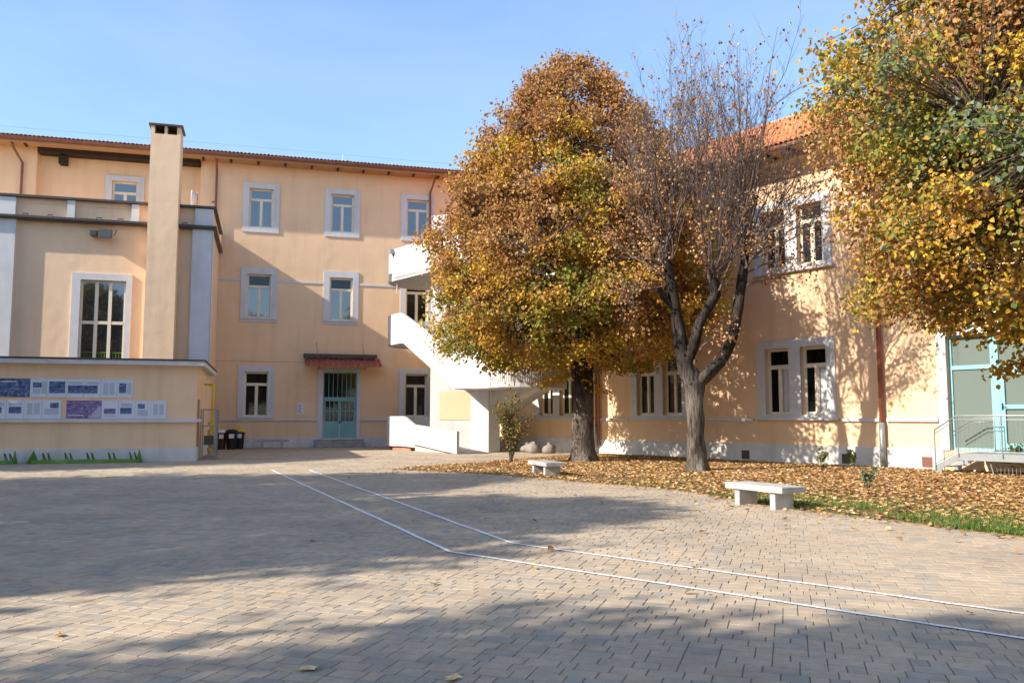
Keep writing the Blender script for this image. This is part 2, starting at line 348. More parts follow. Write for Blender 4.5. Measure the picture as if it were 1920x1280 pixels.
def make_pavers():
    rng = np.random.default_rng(3); ang = R_(18.0)
    d = np.array([math.sin(ang), math.cos(ang)]); e = np.array([math.cos(ang), -math.sin(ang)])
    CW, RH = 0.69, 0.155; UN = 0.115; rec = []      # rec: (a0,a1,b0,b1)
    b = -16.0; W = np.array([1.0,1.5,2.0,2.0])*UN
    while b < 52.0:
        h = RH+(rng.random()-.5)*.012; a = -30.0+UN*.5*rng.integers(0,8)
        # extent of this course that can be seen: keep a within the wedge in front of the camera
        while a < 26.0:
            w = W[rng.integers(4)]; cx, cy = e*(a+w/2)+d*(b+h/2)
            if 3.6 < cy < 47.0 and abs(cx) < 0.62*cy+2.2 and abs(cx) < 24: rec.append((a, a+w, b, b+h))
            elif cy < 3.6 and a > 0: break
            a += w
        b += h
    rec = np.array(rec); ca = (rec[:,0]+rec[:,1])/2; cb = (rec[:,2]+rec[:,3])/2
    P = ca[:,None]*e+cb[:,None]*d
    keep = ~in_poly(P, BED)
    # clear of the buildings (local frames)
    for (lx,ly,rz,x0,x1,y0) in ((-11.8,32.0,16.1,-30,-0.02,0.05),(-10.51,47.06,16.1,-30,30,0.05)):
        cr, sr = math.cos(R_(rz)), math.sin(R_(rz)); q = P-np.array([lx,ly]); u = q@np.array([cr,sr]); v = q@np.array([-sr,cr])
        keep &= ~((u > x0)&(u < x1)&(v > y0))
    cr, sr = math.cos(R_(-52)), math.sin(R_(-52)); q = P-np.array([3.97,38.09]); keep &= (q@np.array([-sr,cr])) < 0.02
    rec, P = rec[keep], P[keep]
    n = len(rec); rnd = rng.random(n)
    g = 0.0027; ch = 0.0035
    j = lambda s: (rng.random(n)-.5)*s
    x0 = rec[:,0]+g+j(.003); x1 = rec[:,1]-g+j(.003); y0 = rec[:,2]+g+j(.005); y1 = rec[:,3]-g+j(.005)
    zt = j(.003)-.001; tx, ty = j(.010), j(.010)
    # nearest in view become parts of their own
    vis = (np.abs(P[:,0]) < 0.605*P[:,1])&(P[:,1] > 5.02); order = np.where(vis)[0][np.argsort(P[vis][:,1])][:300]
    isobj = np.zeros(n, bool); isobj[order] = True
    def corners(i0, z): return [(x0+i0,y0+i0,z),(x1-i0,y0+i0,z),(x1-i0,y1-i0,z),(x0+i0,y1-i0,z)]
    V = []
    for inset, zz in ((0.0, None), (ch, 'top')):
        for a, b, _ in corners(inset, 0):
            zz_ = np.full(n, -.008) if zz is None else zt+tx*(a-(x0+x1)/2)+ty*(b-(y0+y1)/2)
            w = a[:,None]*e+b[:,None]*d; V.append(np.concatenate([w, zz_[:,None]], 1))
    V = np.stack(V, 1)   # n,8,3
    fl = np.array([[4,5,6,7],[0,1,5,4],[1,2,6,5],[2,3,7,6],[3,0,4,7]])
    k = ~isobj; Vk = V[k]; m = len(Vk)
    F = (np.arange(m)[:,None,None]*8+fl[None]).reshape(-1,4)
    col = np.repeat(rnd[k], 5)[:,None]*np.ones((1,3))
    o = link('paver_field', npmesh('paver_field', Vk.reshape(-1,3), F, PAV_M, col), paving, (0,0,.014)); o['kind'] = 'stuff'; o.location = (0,0,0)
    shapes = {}
    for i in order:
        w = round((rec[i,1]-rec[i,0])/CW*6, 1); v = int(rnd[i]*3); key = (w, v)
        if key not in shapes:
            cen = np.array([*P[i], 0]); shapes[key] = npmesh('paver', V[i]-cen, fl, PAV_O)
        link('paver', shapes[key], paving, (P[i,0], P[i,1], 0), 0)
    return n
NPAV = make_pavers()
# painted guide lines
m, nt, b = newmat('white_road_paint'); L = nt.links
tc = nd(nt, 'ShaderNodeNewGeometry'); n1 = nd(nt, 'ShaderNodeTexNoise', Scale=28.0, Detail=5.0); L.new(tc.outputs['Position'], n1.inputs['Vector'])
r = ramp(nt, [(0.3,(0.50,0.49,0.47)),(0.55,(0.82,0.82,0.82))]); L.new(n1.outputs['Fac'], r.inputs[0]); L.new(r.outputs[0], b.inputs['Base Color'])
b.inputs['Roughness'].default_value = 0.7; PAINT = m
def painted_line(pts, w=0.055):
    rng = random.Random(int(abs(pts[0][0])*100)); P = []
    for (x0,y0),(x1,y1) in zip(pts[:-1], pts[1:]):
        n = int(math.hypot(x1-x0,y1-y0)/0.07)
        for k in range(n): P.append((x0+(x1-x0)*k/n, y0+(y1-y0)*k/n))
    P.append(pts[-1]); vs_ = []; fs = []
    for i, (x, y) in enumerate(P):
        a = P[max(0,i-3)]; c = P[min(len(P)-1,i+3)]; tx, ty = c[0]-a[0], c[1]-a[1]; l = math.hypot(tx,ty); tx /= l; ty /= l
        off = 0.018*noise.noise(Vector((x*0.9,y*0.9,0))) ; h1 = w/2*(1+0.22*noise.noise(Vector((x*5,y*5,3)))+rng.uniform(-.14,.14)); h2 = w/2*(1+0.22*noise.noise(Vector((x*5,y*5,9)))+rng.uniform(-.14,.14))
        vs_ += [(x-ty*(off-h1), y+tx*(off-h1), .0075), (x-ty*(off+h2), y+tx*(off+h2), .0075)]
        if i: fs.append((2*i-2,2*i-1,2*i+1,2*i)[::-1])
    o = MB().add(vs_, fs).build('painted_line', PAINT, paving)
    return o
painted_line([(-7.38,26.47),(-0.74,10.42),(3.72,6.38),(4.9,5.3)])
painted_line([(-6.23,26.47),(0.0,11.12),(4.2,7.17),(6.0,5.5)])
# garden bed
m, nt, b = newmat('leafy_soil'); L = nt.links
tc = nd(nt, 'ShaderNodeNewGeometry')
n1 = nd(nt, 'ShaderNodeTexNoise', Scale=9.0, Detail=8.0, Roughness=0.75); L.new(tc.outputs['Position'], n1.inputs['Vector'])
n2 = nd(nt, 'ShaderNodeTexNoise', Scale=0.5, Detail=4.0); L.new(tc.outputs['Position'], n2.inputs['Vector'])
r1 = ramp(nt, [(0.3,(0.10,0.062,0.032)),(0.5,(0.24,0.145,0.072)),(0.72,(0.36,0.22,0.11))]); L.new(n1.outputs['Fac'], r1.inputs[0])
r2 = ramp(nt, [(0.3,(0.075,0.085,0.03)),(0.7,(0.15,0.13,0.055))]); L.new(n1.outputs['Fac'], r2.inputs[0])
rm = ramp(nt, [(0.52,(0,0,0)),(0.66,(1,1,1))]); L.new(n2.outputs['Fac'], rm.inputs[0])
mx = nd(nt, 'ShaderNodeMix', data_type='RGBA'); L.new(rm.outputs[0], mx.inputs['Factor']); L.new(r1.outputs[0], mx.inputs['A']); L.new(r2.outputs[0], mx.inputs['B']); L.new(mx.outputs['Result'], b.inputs['Base Color'])
bp = nd(nt, 'ShaderNodeBump', Strength=0.9, Distance=0.03); L.new(n1.outputs['Fac'], bp.inputs['Height']); L.new(bp.outputs[0], b.inputs['Normal']); b.inputs['Roughness'].default_value = 1.0; b.inputs['Specular IOR Level'].default_value = 0.1
SOIL = m
rng0 = random.Random(5); bp_ = []
for (x0,y0),(x1,y1) in zip(BED, BED[1:]+BED[:1]):
    n = max(1, int(math.hypot(x1-x0,y1-y0)/0.12))
    for k in range(n):
        t = k/n; x, y = x0+(x1-x0)*t, y0+(y1-y0)*t
        w = noise.noise(Vector((x*2.5,y*2.5,0)))*0.07+rng0.uniform(-.025,.025); bp_.append((x+w, y+w))
bed = MB().prism(bp_, -.03, .013).build('garden_bed', SOIL); tag(bed, kind='structure')

# ------------------------------------------------------------------ leaves in bulk
PAL = {'brown':(0.41,0.215,0.08),'gold':(0.56,0.32,0.055),'yellow':(0.58,0.40,0.045),'olive':(0.27,0.25,0.045),'green':(0.13,0.175,0.05),'rust':(0.43,0.21,0.07),'grey':(0.22,0.26,0.16),'tan':(0.50,0.32,0.15),'pale':(0.66,0.47,0.24),'umber':(0.20,0.11,0.05)}
def leaf_mesh(name, P, A, N, size, col, mat, fold=0.25, curl=0.15):
    """P base points, A midrib directions, N blade normals (n,3); two folded halves per leaf"""
    n = len(P); A = A/np.linalg.norm(A,axis=1,keepdims=True); S = np.cross(A,N); S /= np.linalg.norm(S,axis=1,keepdims=True)+1e-9; N = np.cross(S,A)
    s = size[:,None]; f = fold*s*N
    pts = [P, P+A*s*.24+S*s*.44+f, P+A*s*.74+S*s*.37+f*.8, P+A*s-N*s*curl, P+A*s*.74-S*s*.37+f*.8, P+A*s*.24-S*s*.44+f]
    V = np.stack(pts,1).reshape(-1,3); b = np.arange(n)[:,None]*6
    F = np.stack([b+np.array([0,1,2,3]), b+np.array([0,3,4,5])],1).reshape(-1,4)
    return npmesh(name, V, F, mat, np.repeat(col,2,0), smooth=False)
def unit(a): return a/(np.linalg.norm(a,axis=-1,keepdims=True)+1e-9)
def branch_paths(mb_list): pass
# ------------------------------------------------------------------ three-storey back building
B_LOC, B_ROT = (-10.51, 47.06, 0), R_(16.1)
bb = thing('school_building', 'three-storey orange plaster school building with brown eaves behind the courtyard', 'building', B_LOC, B_ROT)
WC = (-3.42, 0.98, 5.26)
rows = [(1.65,2.43),(7.0,2.41),(11.99,2.17)]
holes = [(u-.64,u+.64,zb,zb+h) for u in WC for zb,h in rows if not (abs(u-.98) < .1 and zb < 2)]
holes.append((.10,1.94,.45,4.12))
mb = MB(); wall(mb, -6.6, 6.33, 0, 15.5, holes)
mb.quad((-6.6,0,0),(-6.6,0,15.5),(-6.6,.5,15.5),(-6.6,.5,0))
wall(mb, -14.57, -6.6, 9, 15.5, [(-11.05,-9.78,11.99,14.16)], y=.5)
mb.quad((-14.57,.5,9),(-14.57,.5,15.5),(-14.57,0,15.5),(-14.57,0,9))
wall(mb, -24, -14.57, 9, 15.5, [])
mb.quad((6.33,0,10.5),(14,0,10.5),(14,0,15.5),(6.33,0,15.5)); mb.quad((14,0,8),(14,9,8),(14,9,15.5),(14,0,15.5)); mb.quad((-24,9,0),(-24,0,0),(-24,0,15.5),(-24,9,15.5))
mb.build('wall', PL, bb)
for u in WC:
    for k, (zb,h) in enumerate(rows):
        if abs(u-.98) < .1 and k == 0: continue
        add_window(bb, u, zb, 1.28, h, (.32,.32,.28,.30) if k == 2 else ((.32,.32,.10,.32) if k == 0 else (.32,.32,.22,.34)), sill=(k != 2), pane=(PANE if k else PANED) if not (u > 5 and k < 2) else PANED, blind=(k < 2))
add_window(bb, -10.415, 11.99, 1.27, 2.17, (.32,.32,.28,.30), y=.5, sill=False)
# interior darkness behind the panes
# string courses, plinth
for a, b_ in ((-6.6,-4.39),(-2.44,.02),(1.94,4.29),(6.22,6.33)): MB().box(a,b_,-.035,.02,9.0,9.12).build('string_course', TRIM, bb)
for a, b_ in ((-5.6,-.18),(2.14,6.33)): MB().box(a,b_,-.075,.02,1.44,1.55).build('belt_course', TRIM, bb)
for a, b_ in ((-6.0,-.18),(2.14,6.33)): MB().box(a,b_,-.05,.02,0,.56).build('plinth', PLINTH, bb)
MB().box(-5.6,-.2,-.006,.01,4.62,4.645).build('wall_joint', SOFF, bb)
# eaves, gutter and roof
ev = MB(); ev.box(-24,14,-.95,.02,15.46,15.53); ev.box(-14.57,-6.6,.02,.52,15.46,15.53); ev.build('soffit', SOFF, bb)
u = -23.5; rme = MB().box(-.05,.05,-.80,-.3,15.39,15.458).mesh('rafter_end', WOODD)
while u < 13.8:
    if not (-14.4 < u < -6.7): link('rafter_end', rme, bb, (u,0,0))
    u += 1.42
MB().box(-14.5,-6.66,-.3,.48,15.22,15.458).build('soffit_shade_band', WOODD, bb)  # dark band painting the shade of the deep soffit over the recessed wall
MB().box(-13.55,-13.2,-.1,.49,14.75,15.17).build('beam_bracket', WOODD, bb)
gprof = [(-.94+.0+.11*math.cos(a)-.11, 15.69+.13*math.sin(a)) for a in [math.pi+math.pi*k/8 for k in range(9)]]
gprof = gprof+[(y, z+.012) for y, z in [(gprof[-1][0],gprof[-1][1]),(gprof[0][0],gprof[0][1])]]
MB().extr(gprof, -24, 14).build('gutter', COPPER, bb)
def tiled_roof(parent, x0, x1, y0, z0, y1, z1, mat, pw=0.2, rl=0.36, near=None, name='tile_field'):
    """barrel-tile roof: rows stepped up the slope, curved across; near=(xa,xb,rows) pieces made one by one"""
    L_ = math.hypot(y1-y0,z1-z0); ty, tz = (y1-y0)/L_, (z1-z0)/L_; ny, nz = -tz, ty
    nr = int(L_/rl)+1; nc = int((x1-x0)/pw)
    ph = [(-.5,0),(-.32,.045),(0,.07),(.32,.045),(.5,0)]
    def tile_geo(lift):
        vs_ = []
        for s, h in ((0,lift),(rl*1.12,0.0)):
            for px, pz in ph:
                q = pz*(1.0 if s == 0 else .85)+h; vs_.append((px*pw*1.02, s*ty+q*ny, s*tz+q*nz))
        for px, pz in ph: q = pz+lift-.02; vs_.append((px*pw*.94, q*ny, q*nz))
        fs = [(i,i+1,6+i,5+i) for i in range(4)]+[(10+i,11+i,i+1,i) for i in range(4)]
        return vs_, fs
    vs0, fs0 = tile_geo(.028); vs0 = np.array(vs0); fs0 = np.array(fs0)
    me = npmesh('tile', vs0, fs0, mat); singles = 0
    cols = np.arange(nc)*pw+x0+pw/2; Vs = []; rng = np.random.default_rng(11)
    for r in range(nr):
        s = r*rl; base = np.array([0, y0+s*ty, z0+s*tz])
        for x in cols:
            if near and near[0] < x < near[1] and r < near[2] and singles < 300:
                link('tile', me, parent, (x, base[1], base[2])); singles += 1
            else: Vs.append(base+np.array([x,0,(rng.random()-.5)*.012]))
    Vs = np.array(Vs); n = len(Vs); V = (Vs[:,None,:]+vs0[None]).reshape(-1,3); F = (np.arange(n)[:,None,None]*15+fs0[None]).reshape(-1,4)
    o = link(name, npmesh(name, V, F, mat), parent); o['kind'] = 'stuff'
    return o
def tile_mat(name, a, b_, c_):
    m, nt, b = newmat(name); L = nt.links
    tc = nd(nt, 'ShaderNodeNewGeometry'); n1 = nd(nt, 'ShaderNodeTexWhiteNoise')
    sn = nd(nt, 'ShaderNodeVectorMath', operation='SNAP'); sn.inputs[1].default_value = (.21,.21,.3); L.new(tc.outputs['Position'], sn.inputs[0]); L.new(sn.outputs[0], n1.inputs['Vector'])
    n2 = nd(nt, 'ShaderNodeTexNoise', Scale=3.0, Detail=6.0); L.new(tc.outputs['Position'], n2.inputs['Vector'])
    ad = nd(nt, 'ShaderNodeMath', operation='MULTIPLY_ADD'); ad.inputs[1].default_value = 0.45; L.new(n1.outputs['Value'], ad.inputs[0]); L.new(n2.outputs['Fac'], ad.inputs[2])
    r = ramp(nt, [(0.3,a),(0.7,b_),(1.1 if False else 1.0,c_)]); L.new(ad.outputs[0], r.inputs[0]); L.new(r.outputs[0], b.inputs['Base Color']); b.inputs['Roughness'].default_value = 0.85
    return m
TILE = tile_mat('terracotta_tile', (0.36,0.12,0.05), (0.58,0.215,0.08), (0.66,0.29,0.13))
def roof_part(parent, x0, x1, y0, z0, y1, z1, y2, z2, near=None):
    rf = MB()
    rf.quad((x0,y0,z0),(x1,y0,z0),(x1,y1,z1),(x0,y1,z1)); rf.quad((x0,y1,z1),(x1,y1,z1),(x1,y2,z2),(x0,y2,z2))
    rf.add([(x0,y0,z0),(x0,y1,z1),(x0,y2,z2)],[(0,1,2)]); rf.add([(x1,y0,z0),(x1,y1,z1),(x1,y2,z2)],[(0,2,1)])
    o = rf.build('roof', TILE, parent)
    tiled_roof(o, x0, x1, y0-.05, z0+.012, y1, z1+.012, TILE, near=near)
    m = MB(); m.tube([(x0,y1,z1+.03),(x1,y1,z1+.03)], .13, 8); m.build('ridge_cap', TILE, o)
    return o
roof_part(bb, -24, 14, -.96, 15.73, 4.5, 17.1, 10, 15.73)
lc = MB(); lc.tube([(-24,-.55,16.35),(-15,-.55,16.30),(-5,-.55,16.32),(5,-.55,16.28),(14,-.55,16.32)], .007, 4)
for u in (-20,-9.3,.9,8): lc.tube([(u,-.55,15.8),(u,-.55,16.33)], .012, 4)
lc.build('lightning_conductor', GALV, bb)
for u in (-8.2,-3.1,1.2): MB().tube([(u,-.5,15.8),(u,-.45,16.02)], .05, 6).build('snow_guard', DARKM, bb)
downpipe(bb, [(-5.78,-.78,15.55),(-5.78,-.62,15.3),(-5.78,-.12,14.9),(-5.78,-.12,9.4),(-5.72,-.12,9.2),(-5.92,-.12,8.95),(-5.92,-.12,0)], .06)
downpipe(bb, [(6.18,-.78,15.55),(6.12,-.62,15.2),(5.96,-.14,14.6),(6.0,-.13,9.2)], .06)
downpipe(bb, [(-15.6,-.78,15.55),(-15.5,-.6,15.2),(-15.2,-.12,14.6),(-15.2,-.12,10.5)], .06)
# teal entrance door with glazed bars
d = MB(); ring_box(d, (.10,1.94,.45,4.12), (.17,1.87,.45,4.05), .10,.2); d.box(.17,1.87,.09,.2,2.62,2.74)
door = d.build('entrance_door', TEAL, bb)
for k, (a, b_) in enumerate(((.18,1.015),(1.025,1.86))):
    lf = MB(); lf.box(a,b_,.11,.15,.46,1.42); lf.box(a+.1,b_-.1,.10,.112,.62,1.30); lf.box(a,a+.07,.11,.16,1.42,2.62); lf.box(b_-.07,b_,.11,.16,1.42,2.62); lf.box(a+.07,b_-.07,.11,.16,2.52,2.62); lf.box(a+.07,b_-.07,.11,.16,1.96,2.0)
    w = (b_-a-.14)/3
    for q in (1,2): lf.box(a+.07+w*q-.016,a+.07+w*q+.016,.112,.158,1.42,2.52)
    leaf = lf.build('door_leaf', TEAL, door)
bars = MB()
for k in range(1,7): bars.box(.17+k*1.7/7-.014,.17+k*1.7/7+.014,.12,.15,2.74,4.05)
bars.build('transom_bars', TEAL, door)
MB().box(.14,1.9,.165,.172,1.40,4.08).build('pane', PANED, door)
h = MB(); h.box(1.0,1.05,.07,.11,1.28,1.42); h.tube([(1.03,.085,1.38),(1.03,.05,1.38),(1.16,.05,1.38)], .013, 6); h.build('handle', BLACKP, door)
ring_box(MB(), (-.18,2.14,.30,4.30), (.10,1.94,.30,4.12), -.06, .09).build('door_surround', TRIM, bb)
st = thing('entrance_steps', 'three worn grey stone steps below the teal entrance door', 'steps', (B_LOC[0], B_LOC[1], 0), B_ROT)
for k in range(3): MB().bbox(-.32-.0*k, 2.28, -1.05+.34*k, -.07, .145*k, .145*(k+1)-.003, .02).build('step', STEP, st)
# canopy above the door
ca = thing('door_canopy', 'dark red corrugated canopy hung on rods above the teal door', 'canopy', B_LOC, B_ROT)
sh = MB(); n = 56; x0, x1 = -.95, 3.15
vs_ = []
for j, (y, z) in enumerate(((-.05,4.86),(-1.35,4.38))):
    for i in range(n+1): vs_.append((x0+(x1-x0)*i/n, y, z+.035*math.cos(i*math.pi/1.0*0.5)))
sh.add(vs_, [(i,i+1,n+2+i,n+1+i) for i in range(n)]+[(n+1+i,n+2+i,i+1,i) for i in range(0)])
so = sh.build('corrugated_sheet', AWN, ca); md = so.modifiers.new('thick','SOLIDIFY'); md.thickness = .012
MB().box(-1.0,3.0,-.30,-.052,4.90,5.10).build('flashing', DARKM, ca)
for u in (-.25,2.25): MB().tube([(u,-.9,4.62),(u-.05,-.02,5.75)], .014, 5).build('tie_rod', COPPER, ca)
for u in (-.2,2.3): MB().tube([(u,-1.2,4.36),(u,-.05,4.30)], .025, 5).build('bracket', COPPER, ca)
nb = MB().box(-1.28,-.22,-.03,-.005,1.68,2.42).build('notice_board', PL2); nb.location = B_LOC; nb.rotation_euler = (0,0,B_ROT)
tag(nb, 'plain plaster-coloured notice board on the wall left of the teal door', 'board')

# ------------------------------------------------------------------ right wing
RL, RR = (3.97, 38.09, 0), R_(-52)
rw = thing('school_wing', 'two-storey orange wing with terracotta roof behind the trees', 'building', RL, RR)
PAIRS = (-9.45, -3.0, 3.45, 9.9)
hol = []
for c in PAIRS+(22.8,):
    for s in (-.74, .74):
        hol.append((c+s-.5, c+s+.5, 1.71, 4.10)); hol.append((c+s-.5, c+s+.5, 7.0, 9.17))
for s in (-.74,.74): hol.append((16.4+s-.5,16.4+s+.5,7.0,9.17))
hol.append((15.2,18.5,.62,4.1))
mb = MB(); wall(mb, -13.6, 34, 0, 11.05, hol); mb.quad((34,0,0),(34,11,0),(34,11,11.05),(34,0,11.05)); mb.build('wall', PL, rw)
def pair(c, zb, h, curtain=(False,False), pane=None):
    tops = .27
    for s, cu in zip((-.74,.74), curtain):
        add_window(rw, c+s, zb, 1.0, h, None, sill=False, pane=(PANEC if cu else (pane or PANED)), blind=False)
        if cu:
            m = MB(); n = 26; vs_ = []
            for i in range(n+1):
                x = -.10+.58*i/n; vs_ += [(c+s+x, .245+.02*math.sin(i*1.9), zb+.02), (c+s+x, .245+.02*math.sin(i*1.9+.4), zb+h*.72)]
            m.add(vs_, [(2*i,2*i+2,2*i+3,2*i+1) for i in range(n)]); m.build('curtain', CURT, rw)
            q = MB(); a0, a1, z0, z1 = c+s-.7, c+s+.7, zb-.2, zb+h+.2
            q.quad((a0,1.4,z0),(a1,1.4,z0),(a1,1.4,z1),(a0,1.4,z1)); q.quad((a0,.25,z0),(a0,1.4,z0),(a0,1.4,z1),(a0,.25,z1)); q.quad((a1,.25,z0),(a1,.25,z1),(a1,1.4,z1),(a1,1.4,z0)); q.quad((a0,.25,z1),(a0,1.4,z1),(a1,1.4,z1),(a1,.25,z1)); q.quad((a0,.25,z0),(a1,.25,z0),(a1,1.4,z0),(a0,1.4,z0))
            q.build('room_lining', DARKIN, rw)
    o = MB(); t, bt = .28, .10
    ring_box(o, (c-1.58,c-.24,zb-bt,zb+h+t), (c-1.24,c-.24,zb,zb+h), -.055, .03); ring_box(o, (c+.24,c+1.58,zb-bt,zb+h+t), (c+.24,c+1.24,zb,zb+h), -.055, .03)
    o.box(c-.24,c+.24,-.055,.03,zb-bt,zb+h+t)
    o.build('window_surround', TRIM, rw)
    MB().bbox(c-1.66,c+1.66,-.16,.15,zb-bt-.09,zb-bt+.004,.012).build('window_sill', TRIM, rw)
for c in PAIRS:
    pair(c, 1.71, 2.39, (True,True) if c > 9 else (False,False))
    pair(c, 7.0, 2.17, pane=PANE)
pair(16.4, 7.0, 2.17); pair(22.8, 1.71, 2.39); pair(22.8, 7.0, 2.17)
for a, b_ in ((-13.6,-11.2),(-7.7,-4.75),(-1.25,-.3),(-.08,1.7),(5.2,8.15),(11.65,13.0),(13.24,14.9),(18.9,34)): MB().bbox(a,b_,-.09,.02,1.48,1.585,.01).build('belt_course', TRIM, rw)
for a, b_ in ((-13.6,15.0),(18.7,34)): MB().box(a,b_,-.06,.02,0,.655).build('plinth', PLINTH, rw)
for u, w in ((7.73,.17),(11.8,.17),(14.5,.16)):
    v = MB(); ring_box(v, (u-w,u+w,.08,.40),(u-w+.02,u+w-.02,.10,.38),-.075,-.055); v.box(u-w+.02,u+w-.02,-.066,-.0601,.10,.38)
    for k in range(5): v.box(u-w+.02,u+w-.02,-.074,-.068,.125+.05*k,.14+.05*k)
    v.build('cellar_vent', DARKM if u < 14 else COPPER, rw)
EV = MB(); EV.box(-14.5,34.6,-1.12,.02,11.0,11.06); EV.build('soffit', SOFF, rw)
co = MB(); co.extr([(.01,10.55),(-.10,10.6),(-.14,10.75),(-.30,10.85),(-.34,10.998),(.01,10.998)], -13.6, 34); co.build('cornice', PL2, rw)
u = -13.2; rme = MB().box(-.06,.06,-1.08,-.36,10.9,10.997).mesh('rafter_end', WOODD)
while u < 34: link('rafter_end', rme, rw, (u,0,0)); u += .95
gp = [(y-.16, z-4.61) for y, z in gprof]
MB().extr(gp, -14.5, 34.6).build('gutter', COPPER, rw)
roof_part(rw, -14.5, 34.6, -1.14, 11.14, 6.0, 14.85, 13.2, 11.14, near=(-1.5, 13.5, 4))
downpipe(rw, [(-.20,-1.05,10.98),(-.20,-.6,10.5),(-.19,-.13,10.2),(-.19,-.13,0)], .055, REDPIPE, boot=1.3)
downpipe(rw, [(-.02,-.09,5.6),(-.02,-.09,0.4)], .03, REDPIPE)
downpipe(rw, [(13.12,-1.05,10.98),(13.12,-.6,10.5),(13.12,-.14,10.2),(13.12,-.14,0)], .075, REDPIPE, boot=1.45)
# glazed aqua door
ring_box(MB(), (14.92,18.8,.62,4.42),(15.2,18.5,.62,4.1),-.055,.05).build('door_surround', TRIM, rw)
df = MB(); ring_box(df,(15.2,18.5,.62,4.1),(15.28,18.42,.70,4.02),.14,.22); df.box(16.40,16.62,.13,.22,.70,4.02); df.box(15.28,16.40,.135,.22,3.06,3.18); df.box(16.62,18.42,.135,.22,3.02,3.16); df.box(17.78,17.94,.13,.22,.70,3.02)
gd = df.build('glazed_door', AQUA, rw)
lf = MB(); ring_box(lf,(16.63,17.77,.72,3.01),(16.76,17.64,.86,2.86),.12,.17); lf.box(16.76,17.64,.12,.17,1.86,1.98); lf.build('door_leaf', AQUA, gd)
MB().box(15.27,18.43,.185,.192,.69,4.03).build('pane', FROST, gd)
h = MB(); h.box(16.675,16.71,.09,.12,1.83,2.03); h.tube([(16.69,.1,1.93),(16.69,.06,1.93),(16.82,.06,1.93)], .012, 6); h.build('handle', BLACKP, gd)
# metal landing in front of that door
lp = thing('metal_landing', 'galvanised steel landing with railings and two steps at the aqua glazed door', 'landing', RL, RR)
dk = MB(); dk.box(16.1,22,-1.45,-.07,.56,.60); dk.box(16.1,22,-1.50,-1.45,.40,.60)
dk.build('deck', GALV, lp)
for y in (-1.50,-.30): MB().add([(16.1,y,.60),(16.1,y,.38),(15.62,y,.16),(15.62,y,.0),(15.42,y,.0),(15.42,y,.22),(16.1,y+.05,.60),(16.1,y+.05,.38),(15.62,y+.05,.16),(15.62,y+.05,.0),(15.42,y+.05,.0),(15.42,y+.05,.22)],[(0,1,2,3,4,5),(11,10,9,8,7,6),(0,6,7,1),(1,7,8,2),(2,8,9,3),(3,9,10,4),(4,10,11,5),(5,11,6,0)]).build('stringer', GALV, lp)
for k in range(2): MB().box(15.5+.3*k,15.78+.3*k,-1.45,-.26,.19+.19*k,.215+.19*k).build('tread', GALV, lp)
for y in (-1.52,):
    rl = MB(); rl.tube([(15.46,y,1.25),(16.1,y,1.66),(22,y,1.66)], .021, 8); rl.tube([(15.46,y,1.14),(16.1,y,1.55),(22,y,1.55)], .013, 6); rl.tube([(15.46,y,.28),(16.1,y,.66),(22,y,.66)], .013, 6); rl.build('handrail', GALV, lp, smooth=True)
    for u in (15.46,16.12,17.3,18.5,19.7): MB().tube([(u,y,.1 if u < 16 else .5),(u,y,1.25 if u < 16 else 1.66)], .02, 6).build('post', GALV, lp)
    u = 15.6
    while u < 20.5:
        zt = 1.25-.11+(u-15.46)*.64 if u < 16.1 else 1.55; zb = .28+(u-15.46)*.594 if u < 16.1 else .66
        MB().tube([(u,y,zb),(u,y,zt)], .007, 4).build('baluster', GALV, lp); u += .118
rl = MB(); y = -.32; rl.tube([(15.46,y,1.2),(16.1,y,1.6),(16.62,y,1.6),(16.62,y,.6)], .019, 8); rl.tube([(15.46,y,1.08),(16.1,y,1.48),(16.62,y,1.48)], .012, 6); rl.build('inner_handrail', GALV, lp, smooth=True)
for u in (17.0,18.6): MB().tube([(u,-1.4,.0),(u-.15,-1.35,.56)], .02, 6).build('leg', GALV, lp)
ms = MB()
u = 17.0
while u < 21: ms.tube([(u,-1.2,0),(u,-1.2,.56)], .004, 3, False); u += .1
for z in (.06,.16,.26,.36,.46): ms.tube([(17,-1.2,z),(21,-1.2,z)], .004, 3, False)
ms.build('mesh_screen', GALV, lp)

# ------------------------------------------------------------------ hall and low annex on the left
LL, LR = (-11.80, 32.0, 0), R_(16.1)
ha = thing('hall_building', 'tall orange hall with grey pilasters and a chimney behind the low annex', 'building', LL, LR)
YF = 8.0
mb = MB(); wall(mb, -16, -.20, 0, 11.45, [(-5.70,-3.80,3.9,7.84)], y=YF+.22, depth=.2)
mb.box(-16,-.13,YF+.24,YF+.5,0,.1)
mb.quad((-.13,YF+.1,0),(-.13,14.05,0),(-.13,14.05,11.45),(-.13,YF+.1,11.45)); mb.quad((-16,YF+.2,11.2),(-.13,YF+.2,11.2),(-.13,14.05,11.2),(-16,14.05,11.2))
mb.build('wall', PL2, ha)
for a, b_ in ((-9.6,-8.40),(-1.0,-.10)):
    MB().box(a,b_,YF,YF+.23,0,10.42).build('pilaster', GREYPIL, ha)
MB().box(-.125,-.09,YF,YF+.6,0,10.42).build('pilaster_return', GREYPIL, ha)
for a, b_ in ((-9.5,-8.45),(-6.37,-6.05),(-3.68,-3.36),(-.92,-.11)): MB().box(a,b_,YF+.05,YF+.23,10.58,11.42).build('parapet_pilaster', GREYPIL, ha)
lg = MB(); lg.box(-16,.02,YF-.16,YF+.24,10.42,10.47); lg.box(-16,.06,YF-.22,YF+.26,10.471,10.575); lg.box(-.14,.06,YF+.26,14.0,10.43,10.575); lg.build('ledge', DARKM, ha)
